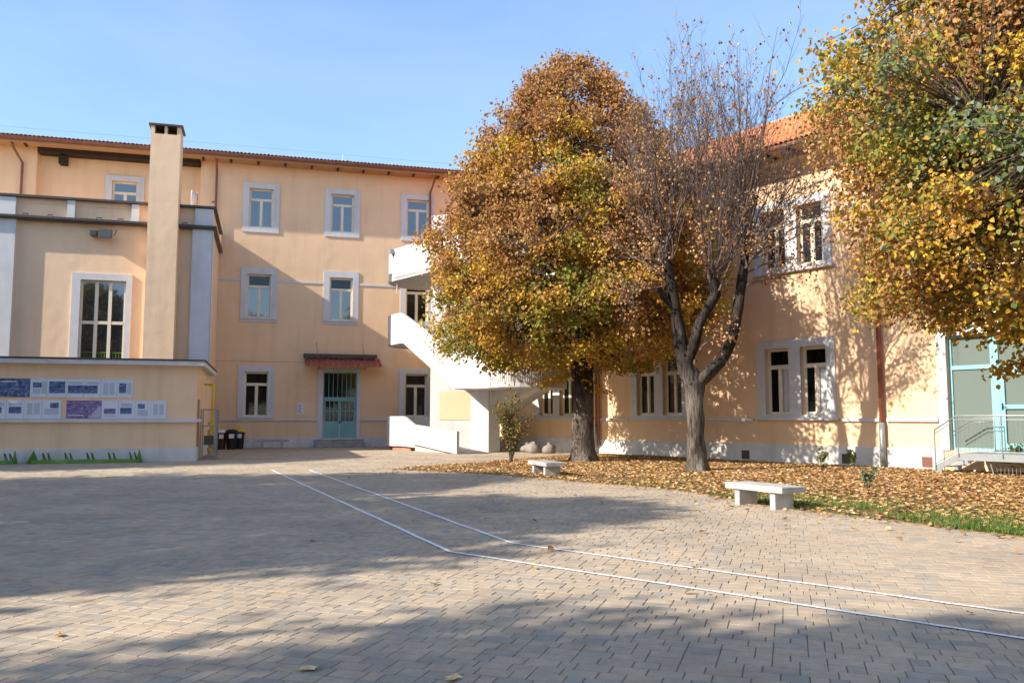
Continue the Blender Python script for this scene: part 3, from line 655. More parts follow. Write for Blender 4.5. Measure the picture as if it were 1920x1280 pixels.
cl = MB(); cl.box(-16,.03,YF-.02,YF+.5,11.45,11.55); cl.box(-.35,.03,YF+.5,14.0,11.45,11.55); cl.build('parapet_cap', DARKM, ha)
for u in (-8.0,-7.0,-5.0,-4.1,-1.35): MB().tube([(u-.1,YF-.12,10.575),(u-.1,YF-.12,10.66),(u+.1,YF-.12,10.66),(u+.1,YF-.12,10.575)], .025, 5).build('ledge_hook', DARKM, ha)
# big six-light window
fr = MB(); w0, w1, z0, z1 = -5.70,-3.80,3.9,7.84; y0, y1 = YF+.30, YF+.40
ring_box(fr,(w0,w1,z0,z1),(w0+.09,w1-.09,z0+.09,z1-.09),y0,y1)
cw = (w1-w0-.18)/3
for k in (1,2): fr.box(w0+.09+cw*k-.07,w0+.09+cw*k+.07,y0-.02,y1,z0+.09,z1-.09)
fr.box(w0+.09,w1-.09,y0-.01,y1,5.84,5.98)
bw = fr.build('window', CREAM, ha)
for k in range(3):
    for a, b_ in ((z0+.09,5.84),(5.98,z1-.09)): MB().box(w0+.09+cw*k+.0,w0+.09+cw*(k+1),y0+.05,y0+.057,a,b_).build('pane', PANE, bw)
ring_box(MB(),(-6.05,-3.55,3.75,8.14),(w0,w1,3.75,z1),YF+.14,YF+.32).build('surround', TRIM, bw)
rl = MB(); rl.tube([(w0+.1,y0+.02,4.55),(w1-.1,y0+.02,4.55)], .015, 5)
for k in range(15): rl.tube([(w0+.12+k*.12,y0+.02,4.0),(w0+.12+k*.12,y0+.02,4.55)], .008, 4)
rl.build('window_rail', GREEN, bw)
# chimney
ch = MB().box(-2.88,-1.60,7.28,YF+.21,3.75,14.62).build('chimney', PL2, ha)
tp = MB(); tp.box(-2.88,-2.72,7.28,8.5,14.62,15.0); tp.box(-2.30,-2.18,7.28,8.5,14.62,15.0); tp.box(-1.76,-1.60,7.28,8.5,14.62,15.0); tp.box(-2.72,-1.76,8.2,8.5,14.62,15.0); tp.box(-2.88,-1.6,YF+.22,8.5,11.6,14.62); tp.build('chimney_head', PL2, ch)
MB().bbox(-2.98,-1.50,7.18,8.6,15.0,15.09,.02).build('chimney_cap', DARKM, ch)
# low annex
la = thing('low_annex', 'low flat-roofed orange annex with white ledge carrying the display boards', 'building', LL, LR)
mb = MB(); wall(mb, -16, 0, 0, 3.54, []); mb.quad((0,0,0),(0,8,0),(0,8,3.54),(0,0,3.54)); mb.quad((-16,0,0),(-16,0,3.54),(-16,8,3.54),(-16,8,0)); mb.build('wall', PL2, la)
rs = MB(); rs.bbox(-16.3,.26,-.30,8.0,3.53,3.70,.015); rs.build('roof_slab', TRIM, la)
rs = MB(); rs.box(-16.3,.29,-.33,8.0,3.702,3.76); rs.build('roof_flashing', DARKM, la)
lg = MB(); lg.bbox(-16,.14,-.16,.02,1.44,1.56,.012); lg.box(.0,.14,.02,1.0,1.44,1.555); lg.build('ledge', TRIM, la)
pl = MB(); pl.box(-16,.035,-.04,.03,0,.50); pl.box(-.01,.035,.03,8,0,.50); pl.build('plinth', PLINTH, la)
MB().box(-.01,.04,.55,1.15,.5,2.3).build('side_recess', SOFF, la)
# ------------------------------------------------------------------ concrete outdoor stair in the corner
es = thing('outdoor_staircase', 'white concrete outdoor staircase with curved parapets in the building corner', 'staircase', RL, RR)
UL, UR, OC, RD = -9.9, -2.3, 2.8, 2.1
def arc(uc, a0, a1, n=14): return [(uc+RD*math.cos(R_(a0+(a1-a0)*k/n)), OC+RD*math.sin(R_(a0+(a1-a0)*k/n))) for k in range(n+1)]
def ribbon(pts, th=.13):
    """pts (u, out, zbottom, ztop) -> closed parapet wall, thickness to the inside"""
    n = len(pts); vs_ = []
    for i, (u, o, zb, zt) in enumerate(pts):
        a = pts[max(0,i-1)]; c = pts[min(n-1,i+1)]; tx, ty = c[0]-a[0], c[1]-a[1]; l = math.hypot(tx,ty) or 1; nx, ny = -ty/l, tx/l
        iu, io = u-nx*th, o-ny*th
        vs_ += [(u,-o,zb),(u,-o,zt),(iu,-io,zt),(iu,-io,zb)]
    fs = []
    for i in range(n-1):
        a, b_ = 4*i, 4*i+4
        fs += [(a,b_,b_+1,a+1),(a+1,b_+1,b_+2,a+2),(a+2,b_+2,b_+3,a+3),(a+3,b_+3,b_,a)]
    fs += [(0,1,2,3),(4*n-1,4*n-2,4*n-3,4*n-4)]
    return MB().add(vs_, fs)
def zz(seq, zb, zt): return [(u,o,zb,zt) for u, o in seq]
# clockwise seen from above with the outside on the left-hand normal
left = arc(UL, 270, 90)
right = arc(UR, 90, -90)
fl = [(-9.2,4.9,5.30,6.82),(-8.9,4.9,5.26,6.70),(-4.5,4.9,2.92,4.66),(-4.2,4.9,2.90,4.56)]
ribbon(zz(left,5.30,6.82)+fl+zz([(-3.2,4.9)],2.90,4.5)+zz(right,2.90,4.5)).build('parapet', WHITE, es)
ribbon(zz(left,8.55,10.15)+zz([(-6,4.9)],8.55,10.15)+zz(right,8.55,10.15)).build('parapet', WHITE, es)
ribbon(zz(left,.22,1.68)+[(-8.8,4.9,.22,1.68),(-7.76,4.9,.18,1.24)]).build('parapet', WHITE, es)
ribbon([(-7.72,5.05,.36,1.29),(-3.98,5.05,.0,1.0)], .14).build('ramp_wall', WHITE, es)
rp = MB(); rp.add([(-7.72,-4.9,.34),(-7.72,-3.2,.34),(-3.9,-3.2,.012),(-3.9,-4.9,.012),(-7.72,-4.9,0),(-7.72,-3.2,0)],[(0,3,2,1),(0,1,5,4),(0,4,3),(1,2,5)]); rp.build('ramp', CONC, es)
def slabpoly(lu, ru, l=True, r=True, ins=.1):
    P = []
    if l: P += [(u+ (ins if u < UL else 0), -o) for u, o in left]
    else: P += [(lu,-(OC-RD)),(lu,-(OC+RD-ins))]
    if r: P += [(u-(ins if u > UR else 0), -o) for u, o in right]
    else: P += [(ru,-(OC+RD-ins)),(ru,-(OC-RD))]
    return P[::-1] if False else P
MB().prism(slabpoly(0,-8.9,True,False), 5.27, 5.45).build('landing', WHITE, es)
MB().prism(slabpoly(-4.5,0,False,True), 2.87, 3.06).build('landing', WHITE, es)
MB().prism(slabpoly(0,0), 8.52, 8.72).build('landing', WHITE, es)
MB().prism(slabpoly(0,-7.8,True,False,.14), .20, .36).build('landing', WHITE, es)
fm = MB()   # soffit of the front flight and of the hidden back flight
fm.add([(-8.95,-4.78,5.28),(-4.4,-4.78,2.9),(-4.4,-2.9,2.9),(-8.95,-2.9,5.28),(-8.95,-4.78,5.44),(-4.4,-4.78,3.05),(-4.4,-2.9,3.05),(-8.95,-2.9,5.44)],[(0,3,2,1),(4,5,6,7),(0,1,5,4),(2,3,7,6)])
fm.add([(-9.2,-2.55,5.28),(-2.6,-2.55,8.53),(-2.6,-.75,8.53),(-9.2,-.75,5.28),(-9.2,-2.55,5.46),(-2.6,-2.55,8.71),(-2.6,-.75,8.71),(-9.2,-.75,5.46)],[(0,3,2,1),(4,5,6,7),(0,1,5,4),(2,3,7,6)])
fm.add([(-9.2,-2.55,.2),(-2.6,-2.55,2.87),(-2.6,-.75,2.87),(-9.2,-.75,.2),(-9.2,-2.55,.36),(-2.6,-2.55,3.05),(-2.6,-.75,3.05),(-9.2,-.75,.36)],[(0,3,2,1),(4,5,6,7),(0,1,5,4),(2,3,7,6)])
fm.build('flight', WHITE, es)
MB().prism([(-7.75,-4.05),(-6.0,-2.75),(-6.2,-2.48),(-8.0,-3.78)][::-1], 0, 11.6).build('core_wall', WHITE, es)
ribbon(zz([(-4.6,4.9),(-3.2,4.9)],5.75,7.35)+zz(right,5.75,7.35)).build('parapet', WHITE, es)
MB().prism(slabpoly(-4.6,0,False,True), 5.73, 5.9).build('landing', WHITE, es)
MB().box(-5.85,-4.43,-2.96,-2.3,0,2.868).build('pillar', WHITE, es)
MB().add([(-4.43,-2.9,2.86),(-4.43,-2.4,2.86),(-1.2,-2.4,2.86),(-1.2,-2.9,2.86),(-4.43,-2.9,2.2),(-4.43,-2.4,2.2),(-2.2,-2.4,2.5),(-2.2,-2.9,2.5)],[(0,1,2,3),(4,7,6,5),(0,3,7,4),(1,5,6,2),(3,2,6,7),(0,4,5,1)]).build('bracket_beam', WHITE, es)
MB().prism([(-7.33,-3.755),(-6.02,-2.78),(-6.035,-2.80-.0),(-7.345,-3.775)], 1.50, 2.86).build('cream_panel', surf('cream_board', (0.64,0.45,0.285), var=0.05, scale=1.5), es)
MB().prism([(u*1.0+(.18 if u < UL else 0), -(OC+(o-OC)*.93)) for u, o in left]+[(-8.4,-4.74),(-8.4,-.85)], 0, .199).build('brick_base', BRICK, es)
jt = MB()
for u, o, a, b_ in ((-9.95,4.9,5.32,6.80),(-9.95,4.9,8.58,10.12),(-9.6,4.9,.25,1.66),(-4.35,4.9,2.95,4.5),(-5.4,4.9,8.58,10.12)): jt.box(u,u+.018,-o-.003,-o+.01,a,b_)
for a in (75,45,20,-5): 
    u, o = UR+(RD+.002)*math.cos(R_(a)), OC+(RD+.002)*math.sin(R_(a)); jt.tube([(u,-o,2.95),(u,-o,4.48)], .009, 4, False)
jt.build('panel_joint', DARKM, es)
fl_ = MB()
for k in range(60):
    a = 88-k*2.6; u, o = UR+(RD+.004)*math.cos(R_(a)), OC+(RD+.004)*math.sin(R_(a)); fl_.tube([(u,-o,3.12),(u,-o,4.48)], .007, 4, False)
fl_.build('fluting', WHITE, es)
MB().tube([(-10.1,-4.6,8.5),(-10.1,-4.6,7.9)], .03, 6).build('drain_spout', TRIM, es)
INK = surf('faded_blue_ink', (0.30,0.36,0.62), var=.3, scale=8)
for o_, q in (((-4.55,-5.052,.28),[(0,.42),(.10,.36),(.02,.26),(.12,.18),(.03,.06)]),((-5.5,-5.052,.55),[(0,.0),(.04,.12),(.09,.0)]),((-5.35,-2.962,1.30),[(0,.30),(.05,.05),(.11,.22),(.17,.04),(.22,.30)])):
    MB().tube([(o_[0]+a, o_[1], o_[2]+b_) for a, b_ in q], .012, 4).build('scribble', INK, es)
# small light fixed on the parapet
sl = thing('parapet_light', 'small grey security light on the top left corner of the white staircase', 'lamp', RL, RR)
MB().box(-10.15,-9.9,-5.12,-4.9,9.92,10.12).build('housing', GALV, sl); MB().tube([(-10.02,-4.95,9.92),(-10.02,-4.92,9.70)], .02, 5).build('stem', GALV, sl)

# ------------------------------------------------------------------ display boards on the annex
BOARD = surf('board_white_print', (0.62,0.66,0.74), var=0.04, scale=1.0, rough=0.45, bump=0.02)
def print_mat(name, cols, sc):
    m, nt, b = newmat(name); L = nt.links; tc = nd(nt,'ShaderNodeTexCoord')
    mp = nd(nt,'ShaderNodeMapping'); mp.inputs['Scale'].default_value = (sc,sc,sc*1.4); L.new(tc.outputs['Object'], mp.inputs[0])
    n = nd(nt,'ShaderNodeTexNoise', Scale=1.0, Detail=6.0, Roughness=0.7); L.new(mp.outputs[0], n.inputs['Vector'])
    r = ramp(nt, list(zip((0.32,0.48,0.58,0.72), cols))); L.new(n.outputs['Fac'], r.inputs[0]); L.new(r.outputs[0], b.inputs['Base Color']); b.inputs['Roughness'].default_value = 0.45
    return m
BLUEP = print_mat('blue_photo_print', ((.012,.02,.06),(.05,.085,.20),(.13,.19,.36),(.42,.50,.68)), 9.0)
PURP = print_mat('purple_photo_print', ((.05,.03,.11),(.16,.11,.26),(.26,.20,.38),(.45,.40,.55)), 11.0)
m, nt, b = newmat('printed_text'); L = nt.links; tc = nd(nt,'ShaderNodeTexCoord'); wv = nd(nt,'ShaderNodeTexWave', Scale=11.0, Distortion=0.6); wv.bands_direction = 'Z'; L.new(tc.outputs['Object'], wv.inputs['Vector'])
r = ramp(nt, [(0.3,(.28,.31,.38)),(0.6,(.56,.60,.69))]); L.new(wv.outputs['Fac'], r.inputs[0]); L.new(r.outputs[0], b.inputs['Base Color']); TEXTM = m
uA = lambda px: -6.57+.01744*px
uB = lambda px: -6.60+.0176*px
boards = [ # row, px0, px1, [(kind, fx0, fx1, fz0, fz1)], label
 (0,-4,56,[('blue',0,1,0,1)],'display board filled by a dark blue crowd photo, start of the upper row'),
 (0,56,87,[('blue',.15,.68,.52,.80),('text',.68,.98,.2,.85),('text',.15,.62,.18,.48)],'display board with a small blue photo and text right of the big crowd photo'),
 (0,87,124,[('blue',.10,.92,.22,.86)],'display board with one large dark blue street photo in the upper row'),
 (0,124,156,[('blue',.06,1,.22,.66),('text',.1,.9,.70,.86)],'display board with the left half of a long group photo in the upper row'),
 (0,156,188,[('blue',0,.82,.22,.66),('text',.1,.9,.70,.86)],'display board with the right half of a long group photo in the upper row'),
 (0,188,219,[('text',.15,.46,.15,.82),('text',.54,.85,.15,.82)],'display board carrying only two text columns in the upper row'),
 (0,219,250,[('blue',.12,.58,.25,.80),('text',.64,.9,.2,.82)],'display board with an upright portrait photo, last of the upper row'),
 (1,-12,16,[('blue',.2,.72,.3,.62),('text',.1,.9,.68,.86)],'display board with a small blue photo cut by the left picture edge, lower row'),
 (1,16,48,[('blue',.14,.86,.28,.64),('text',.1,.9,.68,.86)],'display board with a wide blue photo under text, lower row'),
 (1,48,81,[('text',.15,.46,.22,.84),('text',.54,.88,.22,.84)],'display board of plain text columns in the lower row above the left bike rack'),
 (1,81,116,[('blue',.40,.86,.58,.86),('text',.12,.86,.22,.54)],'display board with a small photo at its top right, end of the left lower set'),
 (1,125,191,[('purple',0,1,0,1)],'display board filled by a large purple crowd photo in the lower row'),
 (1,191,223,[('purple',.14,.84,.26,.55),('text',.14,.84,.12,.18)],'display board with a purple landscape photo beside the large purple photo'),
 (1,223,255,[('blue',.10,.80,.26,.60),('text',.14,.84,.66,.84)],'display board with a pale blue photo in the right lower set'),
 (1,255,285,[('blue',.16,.62,.56,.82),('text',.16,.84,.14,.50)],'display board with a small dark photo above text in the right lower set'),
 (1,285,316,[('text',.16,.46,.2,.82),('text',.54,.84,.2,.82)],'display board of pale text columns at the right end of the lower row')]
for row, p0, p1, items, lab in boards:
    f_ = uA if row == 0 else uB; a, b_ = f_(p0)+.006, f_(p1)-.006; z0, z1 = (2.335,2.995) if row == 0 else (1.575,2.225)
    w, hh = b_-a, z1-z0; cx, cy = LL[0]+math.cos(LR)*a, LL[1]+math.sin(LR)*a
    t = thing('display_board', lab, 'board', (cx, cy, z0), LR, 'display boards on the annex wall')
    MB().box(0,w,-.022,-.002,0,hh).build('panel', BOARD, t)
    for kd, x0, x1, q0, q1 in items:
        mt = {'blue':BLUEP,'purple':PURP,'text':TEXTM}[kd]; full = x1-x0 > .99 and q1-q0 > .99
        o = MB().box(x0*w,x1*w,-.026,-.0222,q0*hh,q1*hh).build('picture' if kd != 'text' else 'text_block', mt, t)
    if p0 == 125:
        MB().add([(.64*w,-.028,.02),(w,-.028,.02),(w,-.028,.45),(.92*w,-.028,.45)],[(0,1,2,3)]).build('pale_corner', surf('pale_purple_print',(.40,.38,.52),var=.1), t)
        MB().box(.05*w,.5*w,-.029,-.0262,.10,.125).build('caption', WHITEP, t)
    if p0 == -4: MB().box(.1*w,.6*w,-.029,-.0262,.53,.56).build('caption', WHITEP, t)
# ------------------------------------------------------------------ bicycle racks
DKGREEN = surf('dark_green_paint', (0.05,0.11,0.03), var=.2)
def rack(u0, u1, label, n):
    t = thing('bicycle_rack', label, 'bike rack', LL, LR, 'green bicycle racks')
    for u, s in ((u0,1),(u1,-1)):
        MB().add([(u-.12*s,-.55,0),(u+.16*s,-.12,0),(u+.04*s,-.30,.47),(u-.12*s,-.58,0),(u+.17*s,-.14,0),(u+.05*s,-.33,.47)],[(0,1,2),(5,4,3),(0,3,4,1),(1,4,5,2),(2,5,3,0)]).build('end_plate', GREEN, t)
    MB().box(u0+.03,u1-.03,-.56,-.50,.02,.13).build('front_rail', GREEN, t); MB().box(u0+.03,u1-.03,-.22,-.18,.03,.10).build('rear_rail', GREEN, t)
    for k in range(n):
        u = u0+.42+(u1-u0-.7)*k/(n-1)
        for q in (0,.16): MB().tube([(u+q,-.50,.08),(u+q-.08,-.38,.36),(u+q-.08,-.33,.36),(u+q,-.20,.08)], .018, 5).build('wheel_hoop', DKGREEN, t)
rack(-5.35,-1.83,'green metal bicycle rack in front of the annex, the complete one on the right',5)
rack(-9.6,-5.85,'green metal bicycle rack cut off by the left picture edge',5)
# ------------------------------------------------------------------ gas meter cage, yellow pipe
cg = thing('gas_meter_cage', 'grey steel mesh cage with yellow gas pipes at the annex corner', 'cage', LL, LR)
fr = MB(); x0,x1,y0,y1,h = .10,.66,1.15,2.3,1.92
for x in (x0,x1):
    for y in (y0,y1): fr.box(x-.02,x+.02,y-.02,y+.02,0,h)
for z in (.08,1.28,h): fr.box(x0,x1,y0-.018,y0+.018,z-.018,z+.018); fr.box(x0,x1,y1-.018,y1+.018,z-.018,z+.018); fr.box(x1-.018,x1+.018,y0,y1,z-.018,z+.018)
fr.build('frame', GALV, cg)
ms = MB()
for k in range(12): ms.tube([(x0+.045*k+.03,y0,.08),(x0+.045*k+.03,y0,h)], .003, 3, False)
for k in range(24): ms.tube([(x1,y0+.047*k,.08),(x1,y0+.047*k,h)], .003, 3, False)
ms.build('mesh', GALV, cg)
MB().tube([(.06,3.0,2.95),(.42,3.0,2.95),(.48,2.9,2.9),(.48,1.9,2.9),(.48,1.8,2.82),(.48,1.8,1.2),(.40,1.7,1.1),(.40,1.7,.2)], .045, 8).build('gas_pipe', YELLOW, cg, smooth=True)
for z in (.35,1.05,1.35): MB().tube([(.40,1.7,z-.08),(.40,1.7,z+.08)], .09, 8).build('valve', YELLOW, cg)
MB().box(.2,.55,1.5,2.0,.55,.9).build('meter', DARKM, cg)
# ------------------------------------------------------------------ bins
def bin_(u, y, r, h, lidm, bodym, label):
    cr, sr = math.cos(B_ROT), math.sin(B_ROT); t = thing('waste_bin', label, 'bin', (B_LOC[0]+u*cr-y*sr, B_LOC[1]+u*sr+y*cr, 0), B_ROT, 'waste bins in the corner')
    MB().lathe([(r*.78,0),(r*.80,.04),(r*.97,h*.86),(r,h*.88)], seg=16).build('body', bodym, t, smooth=True)
    MB().lathe([(r*1.06,h*.88),(r*1.07,h*.93),(r*.85,h*1.0),(r*.3,h*1.05)], seg=16).build('lid', lidm, t, smooth=True)
    MB().box(-r*.42,r*.42,-r*1.02,-r*.9,h*.58,h*.80).build('paper_label', WHITEP, t)
bin_(-5.05,-1.9,.26,.95,WHITEP,BROWNP,'brown round waste bin with a pale lid, leftmost of three by the wall')
bin_(-4.55,-2.0,.30,.98,BLACKP,BLACKP,'black round waste bin with a black lid, middle of three by the wall')
bin_(-4.18,-1.55,.26,.98,YELP,BLACKP,'black round waste bin with a yellow lid, rightmost of three by the wall')
pp = thing('paper_notice', 'white printed notice sheet left of the teal door', 'notice', (0,0,0)); pp.location = B_LOC; pp.rotation_euler = (0,0,B_ROT)
MB().box(-1.27,-.94,-.036,-.0305,1.84,2.40).build('sheet', WHITEP, pp)
for k in range(8): MB().box(-1.24,-.98-.05*(k%3),-.0385,-.0365,1.90+.058*k,1.925+.058*k).build('text_line', BLUEP, pp)
# ------------------------------------------------------------------ benches
def bench(x, y, rz, L_, W, H, label, mat, lx=(-.48,.44), grp='concrete benches'):
    t = thing('concrete_bench', label, 'bench', (x,y,0), R_(rz), grp)
    MB().bbox(-L_/2,L_/2,-W/2,W/2,H-.105,H,.012).build('seat', mat, t)
    for q in lx: MB().bbox(q-.065,q+.065,-W/2+.06,W/2-.06,-.01,H-.108,.008).build('leg', mat, t)
bench(4.57,15.65,-63.9,1.48,.56,.405,'pale concrete bench at the edge of the leaf-covered garden, nearest bench',CONC)
bench(.95,23.95,-72,1.5,.56,.40,'small weathered concrete bench standing in leaves beside the left tree trunk',CONCD)
_c, _s = math.cos(B_ROT), math.sin(B_ROT)
bench(B_LOC[0]-2.55*_c+1.2*_s, B_LOC[1]-2.55*_s-1.2*_c, 16.1, 1.75, .45, .46,'grey stone bench standing against the back wall beside the bins',CONCD,(-.5,.5))
# ------------------------------------------------------------------ sacks by the wall, dish, floodlight
rs_ = random.Random(4)
for k, (u, o, lab) in enumerate(((-3.75,1.2,'pale bulging sack by the wing wall, leftmost of four'),(-3.25,1.35,'pale bulging sack by the wing wall, second from left of four'),(-2.75,1.6,'pale bulging sack by the wing wall, third and foremost of four'),(-2.05,1.3,'pale bulging sack by the wing wall, rightmost of four'))):
    m = MB(); prof = [(.20,0),(.27,.05),(.28,.16),(.27,.28),(.21,.36),(.10,.40),(.06,.46),(.09,.50)]; m.lathe(prof, seg=14)
    m.v = [(x*(1.1+.42*noise.noise(Vector((x*4+k*7,y*4,z*4)))), y*(1.1+.42*noise.noise(Vector((x*4,y*4+k*3,z*4+5)))), z*(.95+.3*noise.noise(Vector((x*3,k,y*3))))) for x,y,z in m.v]
    cr, sr = math.cos(RR), math.sin(RR); o_ = m.build('sack', SACK, None, (RL[0]+u*cr+o*sr, RL[1]+u*sr-o*cr, 0), True); tag(o_, lab, 'sack', 'sacks along the wing wall')
dn = thing('satellite_dish', 'white satellite dish on a pole behind the chimney', 'satellite dish', LL, LR)
P = MB(); n = 20; vs_ = []; R0 = .42
for r in (0,.14,.28,R0):
    for k in range(n): a = 2*math.pi*k/n; vs_.append((.25*(r/R0)**2*1.0, r*math.cos(a), r*math.sin(a)))
P.add(vs_, [(i*n+k,i*n+(k+1)%n,(i+1)*n+(k+1)%n,(i+1)*n+k) for i in range(3) for k in range(n)])
P.v = [(-1.2-x*.8-.0, 11.6+y, 12.75+z) for x, y, z in P.v]
o_ = P.build('dish', WHITEP, dn, smooth=True); md = o_.modifiers.new('t','SOLIDIFY'); md.thickness = .02
MB().tube([(-1.12,11.6,11.2),(-1.12,11.6,13.1)], .025, 6).build('pole', GALV, dn)
MB().tube([(-1.25,11.6,12.4),(-1.95,11.5,12.5)], .018, 5).build('feed_arm', GALV, dn); MB().box(-2.05,-1.93,11.44,11.56,12.44,12.56).build('receiver', GALV, dn)
MB().tube([(-.85,11.6,11.2),(-.85,11.6,12.0)], .02, 5).build('stay', GALV, dn)
ft = thing('floodlight', 'square floodlight with grey box under the dark ledge of the hall', 'floodlight', LL, LR)
MB().add([(-4.98,7.62,9.70),(-4.38,7.62,9.70),(-4.38,7.70,10.12),(-4.98,7.70,10.12),(-4.92,7.90,9.80),(-4.44,7.90,9.80),(-4.44,7.94,10.08),(-4.92,7.94,10.08)],[(0,1,2,3),(7,6,5,4),(0,4,5,1),(1,5,6,2),(2,6,7,3),(3,7,4,0)]).build('housing', DARKM, ft)
MB().add([(-4.94,7.617,9.735),(-4.42,7.617,9.735),(-4.42,7.685,10.09),(-4.94,7.685,10.09)],[(0,1,2,3)]).build('lens', LAMPG, ft)
MB().tube([(-5.0,7.8,9.9),(-5.05,7.8,9.9),(-5.05,8.22,10.2)], .02, 5).build('bracket', DARKM, ft); MB().tube([(-4.36,7.8,9.9),(-4.31,7.8,9.9),(-4.31,8.22,10.2)], .02, 5).build('bracket', DARKM, ft)
MB().box(-5.33,-5.06,7.72,8.18,9.82,10.04).build('ballast_box', DARKM, ft)
# ------------------------------------------------------------------ trees
def trunk_mesh(pts, rads, sides=20, lump=.10, seed=0, sub=6, flare=True, mat=None):
    """bark surface along a poly-line, densely sampled, with ridges and root flare"""
    pts = [Vector(p) for p in pts]; P = []; Rr = []
    for i in range(len(pts)-1):
        p0 = pts[max(0,i-1)]; p1 = pts[i]; p2 = pts[i+1]; p3 = pts[min(len(pts)-1,i+2)]
        for k in range(sub):
            t = k/sub; P.append(0.5*((2*p1)+(p2-p0)*t+(2*p0-5*p1+4*p2-p3)*t*t+(3*p1-p0-3*p2+p3)*t**3)); Rr.append(rads[i]*(1-t)+rads[i+1]*t)
    P.append(pts[-1]); Rr.append(rads[-1])
    m = MB().tube(P, Rr, sides); n = len(P)
    for i in range(n):
        for k in range(sides):
            v = Vector(m.v[i*sides+k]); c = P[i]; d = v-c; a = 2*math.pi*k/sides
            w = 1+lump*noise.noise(Vector((math.cos(a)*1.3+seed, math.sin(a)*1.3, v.z*1.6)))*1.5+lump*.6*noise.noise(Vector((math.cos(a)*4+seed, math.sin(a)*4, v.z*1.1)))
            if flare and v.z < .7: w += (1-max(v.z,0)/.7)**2.2*(.32+.30*math.sin(a*5+seed*2))
            m.v[i*sides+k] = tuple(c+d*w)
    return m
def prof_r(prof, z):
    zs = [p[0] for p in prof]; rs = [p[1] for p in prof]; return np.interp(z, zs, rs)
def crown(prof, n_cl, per, spread, lsize, hues, rng, core=.45, cx=0.0, lump=.16, low=None, gap=-9, drift=0.0):
    """clusters of leaves filling a crown of revolution; returns cluster centres and the leaf arrays"""
    z0, z1 = prof[0][0], prof[-1][0]; cen = []
    seeds = rng.random(3)*50
    while len(cen) < n_cl:
        z = z0+(z1-z0)*rng.random(); a = rng.random()*2*math.pi; r = prof_r(prof, z)
        if rng.random() > (r/max(p[1] for p in prof))**1.1: continue
        q = noise.noise(Vector((math.cos(a)*1.8+seeds[0], math.sin(a)*1.8+seeds[1], z*.55)))
        q2 = noise.noise(Vector((math.cos(a)*5+seeds[0], math.sin(a)*5+seeds[1], z*1.4)))
        rr = r*(1+lump*q*1.6+lump*.8*q2); f = core+(1-core)*rng.random()**.55
        if q2 < -.28 and f > .8: continue
        g3 = noise.noise(Vector((math.cos(a)*rr*f*.75+seeds[1], math.sin(a)*rr*f*.75+seeds[2], z*.95)))
        if f > .5 and g3 < gap: continue
        cen.append((math.cos(a)*rr*f, math.sin(a)*rr*f, z, a, f))
    cen = np.array(cen); n = n_cl*per; ci = np.repeat(np.arange(n_cl), per)
    g = rng.normal(size=(n,3))*spread*np.array([1,1,.62]); P = cen[ci,:3]+g; P[:,2] -= .25*np.hypot(g[:,0],g[:,1])
    out = unit(np.stack([np.cos(cen[ci,3]), np.sin(cen[ci,3]), np.full(n,.25)],1))
    A = unit(rng.normal(size=(n,3))*.75+out*.45+np.array([0,0,-.75])); N = unit(rng.normal(size=(n,3))*.75+out*.6+np.array([0,0,.55]))
    size = lsize*(.65+.7*rng.random(n))
    names = list(hues); w = np.array([hues[k] for k in names]); w = w/w.sum(); pal = np.array([PAL[k] for k in names])
    # hue drifts through the crown in patches
    cl_h = np.zeros(n_cl, int)
    cw = np.cumsum(w)
    for i in range(n_cl):
        v = .5-drift*((cen[i,2]-z0)/(z1-z0)-.45)+.75*noise.noise(Vector((cen[i,0]*.42+seeds[2], cen[i,1]*.42, cen[i,2]*.42)))+rng.normal()*.16
        cl_h[i] = min(len(names)-1, int(np.searchsorted(cw, min(max(v,0),.999))))
    h = cl_h[ci]; sw = rng.random(n) < .18; h[sw] = rng.choice(len(names), size=sw.sum(), p=w)
    col = pal[h]*(.76+.42*rng.random((n,1)))*(1+.10*(rng.random((n,3))-.5))
    return cen, P, A, N, size, col
def tree_branches(cen, trunk_top, trunk_base_z, rng, n_limb=26, r0=.11, frac=.55, keep=1.0):
    """limbs from the stem to spread cluster centres, then twigs from the nearest limb point"""
    m = MB(); pts = []
    idx = rng.choice(len(cen), n_limb, replace=False)
    for i in idx:
        c = Vector(cen[i,:3]); zs = trunk_base_z+(trunk_top[2]-trunk_base_z)*min(1,max(0,(c.z-trunk_base_z)*frac/(trunk_top[2]-trunk_base_z)+rng.random()*.1))
        s = Vector((trunk_top[0]*.5*rng.random(), trunk_top[1]*.5*rng.random(), zs)); mid = s.lerp(c,.5)+Vector((rng.normal()*.25,rng.normal()*.25,.35))
        path = [s.lerp(mid,t).lerp(mid.lerp(c,t),t) for t in (0,.2,.4,.6,.8,1)]
        rr = r0*(.6+.6*rng.random()); m.tube(path, [rr*(1-.86*t) for t in (0,.2,.4,.6,.8,1)], 6, False); pts += path[1:]
    A = np.array([tuple(p) for p in pts])
    for i in range(len(cen)):
        if rng.random() > keep: continue
        c = cen[i,:3]; d = np.linalg.norm(A-c,axis=1)+np.maximum(0,A[:,2]-c[2])*.6; j = int(d.argmin()); s = Vector(A[j]); c = Vector(c)
        if (c-s).length < .05: continue
        mid = s.lerp(c,.5)+Vector((0,0,.06)); m.tube([s,mid,c], [.018,.012,.006], 4, False)
    return m
